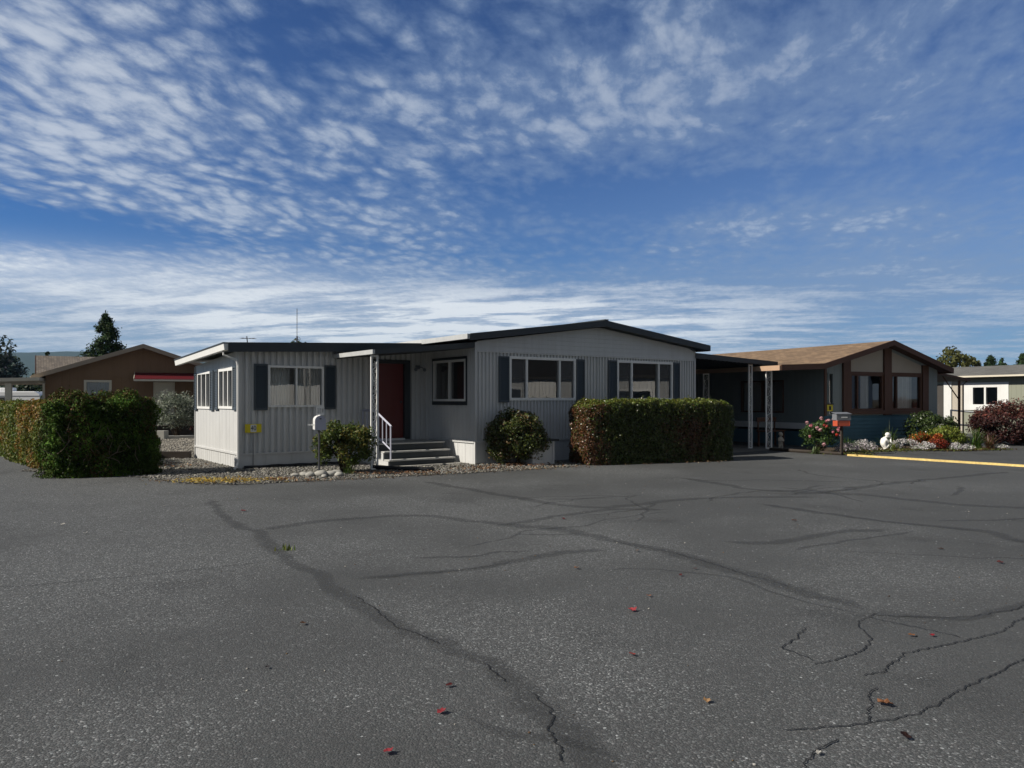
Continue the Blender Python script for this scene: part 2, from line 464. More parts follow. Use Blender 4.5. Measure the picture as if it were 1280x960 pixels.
def superbox_core(name, hx, hy, hz, p, scale, parent, seed):
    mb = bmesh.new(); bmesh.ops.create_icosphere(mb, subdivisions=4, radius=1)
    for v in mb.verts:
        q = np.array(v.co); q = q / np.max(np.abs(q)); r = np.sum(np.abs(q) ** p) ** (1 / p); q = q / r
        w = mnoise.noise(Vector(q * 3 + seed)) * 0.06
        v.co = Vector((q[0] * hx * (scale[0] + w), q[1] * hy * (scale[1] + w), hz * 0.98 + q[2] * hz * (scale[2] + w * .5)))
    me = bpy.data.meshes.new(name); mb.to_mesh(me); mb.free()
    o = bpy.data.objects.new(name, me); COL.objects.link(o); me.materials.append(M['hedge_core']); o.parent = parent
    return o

def hedge(name, label, loc, rz, L, D, H, n, colf, leaf=(0.055, 0.03), p=9, rough=0.07, seed=1, mat='leaf', up=0.6, taper=0.0, depth=0.16, group=None):
    root = thing(name, label, 'hedge', loc, rz, group)
    rng = np.random.default_rng(seed)
    P, N = superbox(n, L / 2, D / 2, H / 2, p, rng)
    w = vnoise(P * 2.3 + seed, seed) - 0.5; w2 = vnoise(P * 7.0, seed + 3) - 0.5; w3 = vnoise(P * 17.0, seed + 5) - 0.5
    off = (w * 1.0 + w2 * 0.9 + w3 * 0.7) * rough * 2
    off = off - rng.uniform(0, 1, n) ** 2 * depth
    # a few stray shoots
    sh = rng.random(n) < 0.012; off[sh] += rng.uniform(0.02, 0.09, sh.sum())
    P = P + N * off[:, None]
    if taper: 
        k = 1 + taper * (P[:, 2] / H - 0.5); P[:, 0] *= k; P[:, 1] *= k
    P[:, 2] = np.maximum(P[:, 2], 0.015)
    cols = colf(P, N, w + w2, rng)
    leaves('foliage', P, N, leaf[0], leaf[1], cols, mat, root, up=up, spread=0.75, rng=rng)
    superbox_core('dark_core', L / 2, D / 2, H / 2, p, (1 - 0.3 / L, 1 - 0.3 / D, 1 - 0.16 / H), root, seed)  # solid dark body added inside the leaves to block light
    return root

# ------------------------------------------------------------------ camera, sun, sky
cam_d = bpy.data.cameras.new('camera'); cam = bpy.data.objects.new('camera', cam_d); COL.objects.link(cam)
cam.location = (0, 0, 1.606); cam.rotation_euler = (R(90), 0, 0)
cam_d.sensor_width = 36; cam_d.lens = 27.0; cam_d.shift_y = 0.0154; cam_d.clip_start = 0.05; cam_d.clip_end = 20000
scene.camera = cam
scene.view_settings.view_transform = 'Standard'; scene.view_settings.look = 'None'
scene.view_settings.gamma = 1.0; scene.view_settings.exposure = 0.22
scene.view_settings.use_curve_mapping = False
scene.cycles.max_bounces = 8; scene.cycles.transparent_max_bounces = 16
scene.cycles.caustics_reflective = False; scene.cycles.caustics_refractive = False
scene.cycles.sample_clamp_indirect = 4.0

SUN_EL = R(36.0)
sh = Vector((-0.941, -0.336, 0)).normalized()
sdir = Vector((sh.x * math.cos(SUN_EL), sh.y * math.cos(SUN_EL), math.sin(SUN_EL)))
sun_d = bpy.data.lights.new('sun', 'SUN'); sun_d.energy = 4.9; sun_d.angle = R(0.53); sun_d.color = (1.0, 0.93, 0.82)
sun = bpy.data.objects.new('sun', sun_d); COL.objects.link(sun)
sun.rotation_euler = (-sdir).to_track_quat('-Z', 'Y').to_euler(); sun.location = (-20, -9, 20)

world = bpy.data.worlds.new('World'); scene.world = world; world.use_nodes = True
wt = world.node_tree; wt.nodes.clear(); t = NT(wt)
wo = t.new('ShaderNodeOutputWorld'); bg = t.new('ShaderNodeBackground'); wt.links.new(bg.outputs[0], wo.inputs[0])
sky = t.new('ShaderNodeTexSky'); sky.sky_type = 'NISHITA'; sky.sun_disc = False
sky.sun_elevation = SUN_EL; sky.sun_rotation = math.atan2(sh.x, sh.y) % (2 * math.pi)
sky.air_density = 1.0; sky.dust_density = 0.3; sky.ozone_density = 2.0
STR = 0.10
bg.inputs[1].default_value = STR
dirv = t.new('ShaderNodeTexCoord').outputs['Generated']
dx, dy, dz = t.xyz(dirv)
zz = dz.maxi(0.0)
hor = (dx * dx + dy * dy).pow(0.5).maxi(0.001)
el = zz / hor
azn = t.new('ShaderNodeMath', operation='ARCTAN2'); t.link(dx, azn.inputs[0]); t.link(dy, azn.inputs[1]); az = S(wt, azn.outputs[0])
def blob(a0, e0, sa, se):
    u = (az - a0) * (1 / sa); v = (el - e0) * (1 / se)
    n = t.new('ShaderNodeMath', operation='EXPONENT'); t.link((u * u + v * v) * -1.0, n.inputs[0]); return S(wt, n.outputs[0])
k = zz + 0.07
px, py = dx / k, dy / k
# cloud deck sampled on a flat layer overhead, slightly rotated
c_, s_ = math.cos(0.22), math.sin(0.22)
ru, rv = px * c_ - py * s_, px * s_ + py * c_
P1 = t.comb(ru, rv, 0.0)
warp = t.noise(P1, 1.7, 2, 0.5, out=1)
wv = t.new('ShaderNodeVectorMath', operation='MULTIPLY_ADD'); t.link(warp, wv.inputs[0]); wv.inputs[1].default_value = (0.16, 0.22, 0); t.link(P1, wv.inputs[2])
PW = wv.outputs[0]
nb = t.noise(t.mapping(PW, (1.3, 0.8, 1)), 1.0, 4, 0.55)      # broad banks
nm = t.noise(t.mapping(PW, (6.4, 4.0, 1)), 1.0, 5, 0.58)      # rows of small puffs
vc = t.new('ShaderNodeTexVoronoi'); vc.feature = 'F1'; vc.inputs['Scale'].default_value = 1.0
wv2 = t.new('ShaderNodeVectorMath', operation='MULTIPLY_ADD'); t.link(t.noise(P1, 7.0, 2, 0.5, out=1), wv2.inputs[0]); wv2.inputs[1].default_value = (0.10, 0.10, 0); t.link(PW, wv2.inputs[2])
t.link(t.mapping(wv2.outputs[0], (13.5, 8.0, 1)), vc.inputs['Vector'])
cell = S(wt, vc.outputs['Distance']).ss(0.85, 0.15)
nf = t.noise(t.mapping(PW, (19, 11, 1)), 1.0, 6, 0.66)
nw = t.noise(t.mapping(PW, (1.1, 2.6, 1)), 1.0, 7, 0.62)      # long banks toward the horizon
low = el.ss(0.205, 0.12)
bias = (blob(-0.50, 0.38, 0.40, 0.17) * 0.12 + blob(0.42, 0.39, 0.45, 0.12) * 0.15 + blob(0.05, 0.37, 0.3, 0.09) * 0.06
        - blob(-0.54, 0.195, 0.16, 0.022) * 0.24 - blob(-0.02, 0.245, 0.16, 0.05) * 0.08 - blob(0.20, 0.262, 0.14, 0.030) * 0.16
        - blob(-0.28, 0.44, 0.10, 0.05) * 0.10 - blob(0.55, 0.25, 0.10, 0.03) * 0.10 + low * 0.09
        + blob(-0.25, 0.225, 0.25, 0.04) * 0.09 + blob(0.36, 0.215, 0.2, 0.03) * 0.14 + blob(-0.05, 0.10, 0.4, 0.05) * 0.06)
soft = blob(0.45, 0.33, 0.5, 0.2) * 0.6
dens_hi = nb * 0.34 + nm * 0.26 + nf * 0.28 + cell * ((soft * -0.10) + 0.12) + bias + 0.022
dens_lo = nb * 0.15 + nw * 0.60 + nf * 0.25 + bias + 0.03
dens = dens_hi * (1.0 - low) + dens_lo * low
cover = dens.ss(0.44, 0.72) * ((soft * -0.22) + 0.74)
veil = low * 0.50 + blob(-0.5, 0.34, 0.4, 0.2) * 0.10 + 0.05 + soft * 0.34 + blob(0.50, 0.20, 0.38, 0.07) * 0.34 + blob(-0.2, 0.22, 0.3, 0.04) * 0.14
alpha = (cover + veil - cover * veil).mini(1.0).clamp()
glow = blob(-0.06, 0.095, 0.34, 0.04)
bright = (dens.ss(0.55, 0.80) * (0.50 - low * 0.12) + glow * nw.ss(0.41, 0.58) * 0.95 + glow * 0.18 + blob(-0.55, 0.36, 0.3, 0.22) * cover * 0.22
          + blob(-0.58, 0.15, 0.34, 0.035) * 0.66 + low * blob(-0.3, 0.06, 0.5, 0.06) * 0.22 + el.ss(0.07, 0.0) * 0.20 - soft * 0.30).clamp()
gam = t.new('ShaderNodeGamma'); t.link(sky.outputs[0], gam.inputs[0]); gam.inputs[1].default_value = 1.45
tin = t.new('ShaderNodeMix', data_type='RGBA', blend_type='MULTIPLY'); tin.inputs[0].default_value = 1.0
t.link(gam.outputs[0], tin.inputs[6]); tin.inputs[7].default_value = (0.045, 0.185, 0.33, 1)
q = 1.0 / STR
cl = t.mix(bright, (0.19 * q, 0.27 * q, 0.41 * q, 1), (0.76 * q, 0.79 * q, 0.81 * q, 1))
skyv = t.mix(alpha, tin.outputs[2], cl)
# unseen sky overhead and behind the camera, greyed to set the fill light
unseen_fill = (el.ss(0.60, 0.95) + dy.ss(0.25, -0.25)).clamp() * 0.88
fill_mottle = nm.ss(0.35, 0.65)
skyc = t.mix(unseen_fill, skyv, t.mix(fill_mottle, (0.08 * q, 0.09 * q, 0.10 * q, 1), (0.20 * q, 0.21 * q, 0.215 * q, 1)))
t.link(skyc, bg.inputs[0])

# ------------------------------------------------------------------ house frame of the grey home (u along its front, v back)
TH = 0.623; HX, HY = -0.897, 18.851
cu, su = math.cos(TH), math.sin(TH)
def W(u, v, z=0.0): return Vector((HX + u * cu - v * su, HY + u * su + v * cu, z))

# ------------------------------------------------------------------ ground
def sheet(name, poly, z, mat, kind='structure', cuts=0, jit=0.0, seed=0):
    bm = bmesh.new()
    pts = []
    rg = random.Random(seed); n = len(poly)
    for i in range(n):
        a, b = Vector(poly[i][:2]), Vector(poly[(i + 1) % n][:2])
        m = max(1, int((b - a).length / cuts)) if cuts else 1
        for k_ in range(m):
            p = a.lerp(b, k_ / m); pts.append((p.x + rg.uniform(-jit, jit), p.y + rg.uniform(-jit, jit)))
    vs = [bm.verts.new((x, y, z)) for x, y in pts]
    f = bm.faces.new(vs)
    if f.normal.z < 0: f.normal_flip()
    bmesh.ops.triangulate(bm, faces=[f])
    me = bpy.data.meshes.new(name); bm.to_mesh(me); bm.free()
    o = bpy.data.objects.new(name, me); COL.objects.link(o); me.materials.append(M[mat] if isinstance(mat, str) else mat)
    o['kind'] = kind
    return o

def asphalt_mat():
    m, t, p, obj, out = new_mat('asphalt')
    x, y, z = t.xyz(obj)
    big = t.noise(obj, 0.16, 4, 0.55)
    med = t.noise(obj, 0.9, 4, 0.6)
    coarse = (t.noise(obj, 0.33, 3, 0.6) * 0.55 + big * 0.45 + (x * -0.012)).ss(0.40, 0.60)
    v1 = t.new('ShaderNodeTexVoronoi'); v1.inputs['Scale'].default_value = 95; t.link(obj, v1.inputs['Vector'])
    r1, g1, b1 = t.xyz(v1.outputs['Color'])
    v2 = t.new('ShaderNodeTexVoronoi'); v2.inputs['Scale'].default_value = 42; t.link(obj, v2.inputs['Vector'])
    r2, g2, b2 = t.xyz(v2.outputs['Color'])
    grit = t.noise(obj, 260, 2, 0.7)
    base = 0.071 + (med - 0.5) * 0.022 + (big - 0.5) * 0.040 - t.noise(obj, 0.55, 5, 0.62).ss(0.54, 0.68) * 0.016
    sp = r1.ss(0.35, 1.0) * (coarse * 0.066 + 0.018) + (r1.ss(0.92, 1.0)) * (coarse * 0.15 + 0.03)
    rare = (r2.ss(0.985, 0.995)) * (S(t.nt, v2.outputs['Distance']).ss(0.42, 0.25)) * 0.28
    val = base + sp + rare + (grit - 0.5) * 0.035 - g1.ss(0.0, 0.25, 0.016, 0.0)
    val = val.maxi(0.012)
    warm = g1 * 0.08 + 0.96
    t.link(t.comb(val * warm * 0.97, val * 1.01, val * 1.025), p.inputs['Base Color'])
    p.inputs['Roughness'].default_value = 0.82; p.inputs['Specular IOR Level'].default_value = 0.3
    h = S(t.nt, v1.outputs['Distance']) * -0.8 + grit * 0.5 + r1 * 0.4
    t.link(t.bump(h, 0.75, 0.006), p.inputs['Normal'])
    return m
M['asphalt'] = asphalt_mat()

def seal_mat(name, col, lo, hi, amax=0.33):
    m, t, p, obj, out = new_mat(name)
    a = t.new('ShaderNodeAttribute'); a.attribute_name = 'edge'
    e = S(t.nt, a.outputs['Fac'])
    n = t.noise(obj, 3.5, 5, 0.65); n2 = t.noise(obj, 60, 3, 0.7)
    al = (e * 0.9 + (n - 0.5) * 0.9 + (n2 - 0.5) * 0.55).ss(lo, hi) * amax
    v = t.noise(obj, 180, 3, 0.7) * 0.5 + 0.75
    t.link(t.comb(v * col[0], v * col[1], v * col[2]), p.inputs['Base Color'])
    p.inputs['Roughness'].default_value = 0.72
    tr = t.new('ShaderNodeBsdfTransparent'); mx = t.new('ShaderNodeMixShader'); t.set(mx.inputs[0], al)
    t.link(tr.outputs[0], mx.inputs[1]); t.link(p.outputs[0], mx.inputs[2]); t.link(mx.outputs[0], out.inputs[0])
    return m
M['seal'] = seal_mat('crack_sealer', (0.050, 0.052, 0.053), 0.10, 0.95)
M['crack'] = seal_mat('crack_gap', (0.008, 0.008, 0.008), 0.30, 0.60, 0.95)

def gravel_mat():
    m, t, p, obj, out = new_mat('gravel_bed')
    v = t.new('ShaderNodeTexVoronoi'); v.inputs['Scale'].default_value = 26; t.link(obj, v.inputs['Vector'])
    r, g, b = t.xyz(v.outputs['Color']); d = S(t.nt, v.outputs['Distance'])
    val = (r * 0.16 + 0.08) * d.ss(0.75, 0.2, 0.35, 1.0)
    t.link(t.comb(val * 1.03, val, val * (0.88 + 0.0)), p.inputs['Base Color']); p.inputs['Roughness'].default_value = 0.9
    t.link(t.bump(d * -1.0, 1.0, 0.03), p.inputs['Normal'])
    return m
M['gravel'] = gravel_mat()
M['earth'] = paint('earth', (0.085, 0.072, 0.05), 0.95, 0.3, 0.4, 0.1, fine=0.3, bscale=8)
M['soil'] = paint('soil', (0.075, 0.058, 0.042), 0.95, 0.3, 3, 0.1, fine=0.3, bscale=30, bump=0.6)
M['driveway'] = paint('driveway', (0.16, 0.155, 0.145), 0.85, 0.2, 0.8, 0.2, fine=0.25, bscale=60)

sheet('ground', [(-4400, -1500), (4400, -1500), (4400, 4600), (-4400, 4600)], 0.0, 'earth')
sheet('road', [(-70, -60), (70, -60), (70, 70), (-70, 70)], 0.005, 'asphalt')

def strip(name, paths, mat, z, jit, seed, sub=0.12):
    vs, fs, ed = [], [], []; rg = random.Random(seed)
    for pi, (path, wid) in enumerate(paths):
        zp = z + (pi % 8) * 0.0003
        P = [Vector((x, y, 0)) for x, y in path]
        # Catmull-Rom resample
        Q = []
        for i in range(len(P) - 1):
            p0, p1, p2, p3 = P[max(i - 1, 0)], P[i], P[i + 1], P[min(i + 2, len(P) - 1)]
            n = max(2, int((p2 - p1).length / sub))
            for k_ in range(n):
                s = k_ / n
                Q.append(0.5 * ((2 * p1) + (p2 - p0) * s + (2 * p0 - 5 * p1 + 4 * p2 - p3) * s * s + (3 * p1 - p0 - 3 * p2 + p3) * s ** 3))
        Q.append(P[-1])
        o = len(vs)
        for i, q in enumerate(Q):
            d = (Q[min(i + 1, len(Q) - 1)] - Q[max(i - 1, 0)]).normalized(); nrm = Vector((-d.y, d.x, 0))
            off = nrm * (mnoise.noise(Vector((q.x * 2.2, q.y * 2.2, seed))) * jit + mnoise.noise(Vector((q.x * 9, q.y * 9, seed))) * jit * 0.5 + rg.uniform(-1, 1) * jit * 0.25)
            w = wid * (1 + 0.45 * mnoise.noise(Vector((q.x * 1.1, q.y * 1.1, seed + 9))))
            endf = min(1.0, i / 3, (len(Q) - 1 - i) / 3)
            for s, e in ((-1, 0), (-.5, .75), (0, 1), (.5, .75), (1, 0)):
                vs.append(q + off + nrm * (s * w * 0.5 * max(0.25, endf)) + Vector((0, 0, zp))); ed.append(e * endf)
        for i in range(len(Q) - 1):
            for k_ in range(4):
                a = o + i * 5 + k_; fs.append((a, a + 5, a + 6, a + 1))
    me = bpy.data.meshes.new(name); me.from_pydata([tuple(v) for v in vs], [], fs); me.update()
    at = me.attributes.new('edge', 'FLOAT', 'POINT'); at.data.foreach_set('value', ed)
    ob = bpy.data.objects.new(name, me); COL.objects.link(ob); me.materials.append(M[mat]); ob['kind'] = 'structure'
    return ob
SEAL = [([(-4.81, 12.3), (-3.93, 10.47), (-3.07, 9.22), (-2.38, 7.89), (-1.79, 7.0), (-1.43, 6.36), (-1.06, 5.81), (-0.79, 5.4), (-0.53, 5.1), (-0.25, 4.81), (-0.02, 4.46), (0.16, 3.95), (0.29, 3.5), (0.35, 3.0)], 0.25),
        ([(-3.13, 9.3), (-2.53, 10.1), (-1.33, 10.61), (-0.53, 10.12), (0.0, 9.8), (0.59, 9.5), (1.13, 8.7), (1.67, 8.02), (2.09, 7.16), (2.39, 6.55), (2.65, 5.99), (2.7, 5.77)], 0.34),
        ([(-1.52, 6.78), (-1.03, 7.03), (-0.56, 7.16), (0.0, 7.58), (0.5, 8.02), (1.2, 8.23)], 0.22),
        ([(-1.73, 15.07), (-0.2, 12.92), (1.19, 11.4), (2.54, 12.21), (3.94, 12.61), (5.12, 12.61)], 0.32),
        ([(3.47, 15.85), (4.04, 14.37), (4.22, 13.73), (4.88, 13.37), (6.01, 12.82), (6.66, 11.83), (7.6, 11.4), (8.4, 11.2)], 0.34),
        ([(3.76, 11.83), (4.63, 10.47), (5.07, 9.93), (5.73, 9.33), (5.8, 8.7), (6.0, 8.0)], 0.26),
        ([(2.22, 8.7), (2.85, 8.55), (3.84, 9.22), (4.75, 9.5)], 0.24),
        ([(2.67, 5.7), (3.39, 5.66), (3.99, 5.99), (4.6, 6.3)], 0.16),
        ([(-0.37, 3.99), (-0.16, 3.8), (0.04, 3.63), (0.4, 3.46), (0.6, 3.3)], 0.13),
        ([(5.16, 13.03), (6.95, 14.5), (8.82, 15.68), (11.06, 17.07)], 0.32),
        ([(-0.2, 9.74), (1.39, 11.15), (2.38, 11.15)], 0.24)]
CRACK = [[(-1.3, 6.26), (-1.07, 5.88), (-0.82, 5.42), (-0.63, 5.22), (-0.47, 5.0)], [(-0.19, 4.67), (-0.08, 4.44), (0.0, 4.32)],
         [(0.08, 4.2), (0.14, 4.14), (0.19, 3.93), (0.17, 3.75), (0.2, 3.49), (0.21, 3.35)],
         [(1.28, 3.71), (1.73, 3.79), (2.09, 3.93), (2.56, 4.28), (2.88, 4.53), (3.21, 4.81), (3.58, 5.13)],
         [(1.79, 4.64), (2.24, 4.89), (2.4, 5.22), (2.49, 5.5), (2.76, 5.77)],
         [(2.0, 4.46), (2.19, 4.53), (2.48, 4.81), (2.89, 5.05), (3.26, 5.22), (3.73, 5.6), (4.2, 5.92)],
         [(1.24, 3.31), (1.39, 3.5), (1.55, 3.63)], [(1.74, 3.79), (1.88, 4.0), (1.93, 4.16), (2.05, 4.28)],
         [(-4.52, 6.47), (-3.67, 6.84), (-3.1, 7.16), (-2.48, 7.55)], [(-6.84, 9.8), (-5.42, 10.61), (-4.75, 11.4)],
         [(2.67, 5.7), (3.39, 5.66), (3.99, 5.99), (4.52, 6.29)], [(2.08, 5.4), (1.77, 5.0), (1.82, 4.84), (1.87, 4.67)],
         [(3.02, 5.13), (2.88, 5.31), (2.71, 5.54), (2.51, 5.75)], [(1.13, 8.7), (1.67, 8.02), (2.09, 7.16), (2.39, 6.55)],
         [(3.76, 11.83), (4.63, 10.47), (5.07, 9.93), (5.73, 9.33)], [(-1.3, 6.9), (-0.56, 7.16), (0.0, 7.58)]]
_rb = random.Random(99)
for _ in range(26):
    x, y = _rb.uniform(-1.0, 8.5), _rb.uniform(6.2, 15.5); a = _rb.choice((0.15, 0.5, 2.7, 1.2)) + _rb.uniform(-.3, .3); pth = [(x, y)]
    for _k in range(_rb.randint(2, 5)):
        a += _rb.uniform(-.6, .6); l = _rb.uniform(.4, 1.1); x += l * math.cos(a); y += l * math.sin(a); pth.append((x, y))
    SEAL.append((pth, _rb.uniform(.05, .15)))
strip('crack_seal', SEAL, 'seal', 0.0075, 0.08, 3)
strip('crack', [(c, 0.012) for c in CRACK], 'crack', 0.0105, 0.04, 5, sub=0.022)

# gravel round the grey home and in the brown home's yard
bed = [W(-7.15, 1.25), W(-6.95, 0.3), W(-6.55, -0.65), W(-5.8, -1.12), W(-4.4, -1.3), W(-3.2, -1.45), W(-1.4, -1.66), W(0.2, -1.72), W(1.5, -1.72), W(2.2, -1.5),
       W(2.2, 0.2), W(0.05, 0.2), W(0.05, 2.4), W(-4.95, 2.4), W(-4.95, 6.9), W(-6.6, 6.6), W(-9.2, 4.6), W(-7.6, 2.2)]
sheet('gravel_bed', bed, 0.015, 'gravel', cuts=0.25, jit=0.07, seed=2)
yard = [(-12.5, 20.9), (-8.4, 21.2), (-9.5, 25), (-12.5, 32.2), (-20, 30), (-17.5, 25)]
sheet('yard_gravel', yard, 0.018, 'gravel', cuts=0.4, jit=0.08, seed=4)
sheet('driveway', [W(8.15, -0.9), W(12.0, -0.9), W(12.0, 17), W(8.15, 17)], 0.010, 'driveway')

# loose pebbles (stuff)
def inside(poly, P):
    x, y = P[:, 0], P[:, 1]; r = np.zeros(len(P), bool); n = len(poly)
    for i in range(n):
        x1, y1 = poly[i][0], poly[i][1]; x2, y2 = poly[(i + 1) % n][0], poly[(i + 1) % n][1]
        c = ((y1 > y) != (y2 > y)) & (x < (x2 - x1) * (y - y1) / (y2 - y1 + 1e-12) + x1); r ^= c
    return r
ico = bmesh.new(); bmesh.ops.create_icosphere(ico, subdivisions=1, radius=1.0)
IV = np.array([v.co[:] for v in ico.verts]); IF = np.array([[v.index for v in f.verts] for f in ico.faces]); ico.free()
def pebbles(name, P, size, cols, mat='stone', flat=0.6, rng=None):
    rng = rng or RNG; n = len(P)
    sc = size[:, None] * rng.uniform(0.7, 1.3, (n, 3)); sc[:, 2] *= flat
    a = rng.uniform(0, 6.28, n); ca, sa = np.cos(a), np.sin(a)
    v = IV[None] * sc[:, None, :] * rng.uniform(0.85, 1.12, (n, len(IV), 1))
    x = v[:, :, 0] * ca[:, None] - v[:, :, 1] * sa[:, None]; y = v[:, :, 0] * sa[:, None] + v[:, :, 1] * ca[:, None]
    V = np.stack([x, y, v[:, :, 2]], 2) + P[:, None, :]
    Fq = (IF[None] + (np.arange(n) * len(IV))[:, None, None]).reshape(-1, 3)
    return fast_mesh(name, V.reshape(-1, 3), Fq, np.repeat(cols, len(IF), 0), mat, None, smooth=True)
rg = np.random.default_rng(21)
bp = [(p.x, p.y) for p in bed]
xs = np.array(bp); lo, hi = xs.min(0), xs.max(0)
P = rg.uniform(lo - .3, hi + .3, (34000, 2)); P = P[inside(bp, P)]
spill = rg.normal(0, 0.10, P.shape); P = P + spill
sz = rg.uniform(0.010, 0.026, len(P)); big_ = rg.random(len(P)) < 0.10; sz[big_] *= 1.5
P3 = np.c_[P, 0.012 + sz * 0.35]
g = rg.uniform(0.06, 0.30, len(P)); cols = np.c_[g * rg.uniform(1.0, 1.1, len(P)), g, g * rg.uniform(0.80, 0.98, len(P))]
setting(pebbles('gravel_pebbles', P3, sz, cols, rng=rg), 'stuff')
P = rg.uniform((-20, 20.9), (-8.4, 32), (14000, 2)); P = P[inside(yard, P)]
g = rg.uniform(0.14, 0.36, len(P)); sz = rg.uniform(0.02, 0.04, len(P))
setting(pebbles('yard_pebbles', np.c_[P, 0.015 + sz * .3], sz, np.c_[g * 1.08, g, g * .86], rng=rg), 'stuff')

# fallen leaf litter (stuff) on the gravel
def litter(name, centres, n, pal, size, z, sd):
    rr = np.random.default_rng(sd); k_ = rr.integers(0, len(centres), n); c = np.array(centres)[k_]
    P = np.c_[c[:, :2] + rr.normal(0, 1, (n, 2)) * c[:, 2:4], np.full(n, z) + rr.uniform(0, 0.025, n)]
    pl = np.array(pal)[rr.integers(0, len(pal), n)] * rr.uniform(0.7, 1.25, (n, 1))
    return setting(leaves(name, P, np.tile((0, 0, 1.0), (n, 1)), size, size * 0.7, pl, 'dry_leaf', spread=0.35, rng=rr), 'stuff')
yl = [(*W(-6.2, -0.62)[:2], .32, .22), (*W(-5.75, -0.72)[:2], .34, .22), (*W(-6.5, -0.25)[:2], .25, .25)]
litter('yellow_leaf_litter', yl, 620, [(0.52, 0.36, 0.06), (0.45, 0.28, 0.06), (0.42, 0.36, 0.14)], 0.05, 0.05, 31)
ol = [(*W(-5.1, -1.0)[:2], .3, .13), (*W(-2.9, -0.9)[:2], .35, .2), (*W(-2.3, -1.3)[:2], .3, .15), (*W(0.3, -1.2)[:2], .7, .25), (*W(0.9, -0.9)[:2], .35, .3), (*W(-0.7, -1.2)[:2], .3, .2), (*W(-6.2, 3.6)[:2], .5, .35)]
litter('russet_leaf_litter', ol, 760, [(0.20, 0.10, 0.05), (0.24, 0.13, 0.07), (0.16, 0.08, 0.04), (0.30, 0.20, 0.12)], 0.055, 0.045, 33)

# grit, twigs and leaf crumbs strewn over the asphalt (stuff)
rr = np.random.default_rng(55)
n = 520; P = np.c_[rr.uniform(-9, 9, n), rr.uniform(3.2, 16, n)]
c = np.array([(0.10, 0.06, 0.035), (0.04, 0.03, 0.025), (0.42, 0.40, 0.36), (0.16, 0.10, 0.05), (0.30, 0.29, 0.27)])[rr.integers(0, 5, n)] * rr.uniform(.7, 1.2, (n, 1))
setting(pebbles('asphalt_grit', np.c_[P, np.full(n, .008)], rr.uniform(.003, .009, n), c, rng=rr), 'stuff')
el_ = [(*W(u, v)[:2], .45, .16) for u, v in ((-6.9, .2), (-4.8, -1.25), (-3.6, -1.5), (-2.2, -1.6), (-1.0, -1.72), (0.3, -1.8), (1.4, -1.85), (3.2, -2.1), (5.0, -2.6))]
litter('leaf_drift', el_, 520, [(0.17, 0.10, 0.055), (0.24, 0.15, 0.08), (0.11, 0.065, 0.04), (0.30, 0.23, 0.14)], 0.045, 0.016, 57)

# ================================================================== the grey home
home = thing('mobile_home', 'grey ribbed double-wide home with slate shutters and a red door under a porch roof', 'house', (HX, HY, 0), TH)
ex, ey = Vector((1, 0, 0)), Vector((0, 1, 0))
WL, WD, MW, ML = -5.035, 2.265, 7.98, 16.0
front = F((0, 0, 0), ex, -ey)            # main front, s = u
back_ret = F((0, WD, 0), -ey, -ex)       # return wall beside the steps, s = WD - v
wing = F((WL, WD, 0), ex, -ey)           # wing front, s = u - WL
wend = F((WL, WD + 4.07, 0), -ey, -ex)   # wing end, s = WD+4.07 - v
ZS, ZG = 0.573, 2.82
W1 = (1.02, 3.20, 1.60, 2.70); W2 = (4.74, 6.99, 1.60, 2.71)
mb = MB()
prof = ribs(MW, 0.108, 0.045, 0.018, -0.036)
siding(mb, front, MW, ZS, ZG, prof, [W1, W2])
RW = (WD - 2.03, WD - 0.44, 1.58, 2.62)
siding(mb, back_ret, WD, ZS, 3.0, ribs(WD, 0.075, 0.035, 0.01, -0.016), [RW])
DR = (-1.64 - WL, -0.72 - WL, 0.57, 2.60)
WW = (-4.36 - WL, -3.0 - WL, 1.44, 2.41)
roofw = lambda s: 2.74 + 0.04 * s
siding(mb, wing, -WL, lambda s: 0.355, roofw, ribs(-WL, 0.15, 0.06, 0.028, -0.05), [DR, WW])
E1 = (6.335 - 3.92, 6.335 - 2.70, 1.40, 2.35); E2 = (6.335 - 6.02, 6.335 - 4.72, 1.38, 2.33)
siding(mb, wend, 4.07, 0.355, lambda s: 2.52 + 0.058 * s, grooves(4.07, 0.30, 0.006, 0.010), [E1, E2])
# remaining outer faces: right side, back
mb.quad((MW, 0, ZS), (MW, ML, ZS), (MW, ML, 3.15), (MW, 0, 3.15))
mb.quad((0, ML, ZS), (MW, ML, ZS), (MW, ML, 3.15), (0, ML, 3.15)); mb.quad((0, 6.335, ZS), (0, ML, ZS), (0, ML, 3.1), (0, 6.335, 3.1))
mb.quad((WL, 6.335, 0.3), (0, 6.335, 0.3), (0, 6.335, 2.74), (WL, 6.335, 2.53))
mb.build('siding', 'grey_siding', home)
# gable of horizontal boards over the front
g = MB(); z = ZG
ridge_u, slopeL, slopeR = 4.05, 0.137, 0.119
under = lambda u: 3.60 - (ridge_u - u) * slopeL if u < ridge_u else 3.60 - (u - ridge_u) * slopeR
while z < 3.58:
    z2 = min(z + 0.115, 3.59)
    ua = lambda zz_: max(0.0, ridge_u - (3.60 - zz_) / slopeL); ub = lambda zz_: min(MW, ridge_u + (3.60 - zz_) / slopeR)
    g.quad(front.p(ua(z), 0.018, z), front.p(ub(z), 0.018, z), front.p(ub(z2), 0.004, z2), front.p(ua(z2), 0.004, z2))
    g.quad(front.p(ua(z), 0.002, z), front.p(ub(z), 0.002, z), front.p(ub(z), 0.018, z), front.p(ua(z), 0.018, z))
    z = z2
g.build('gable', 'grey_siding', home)
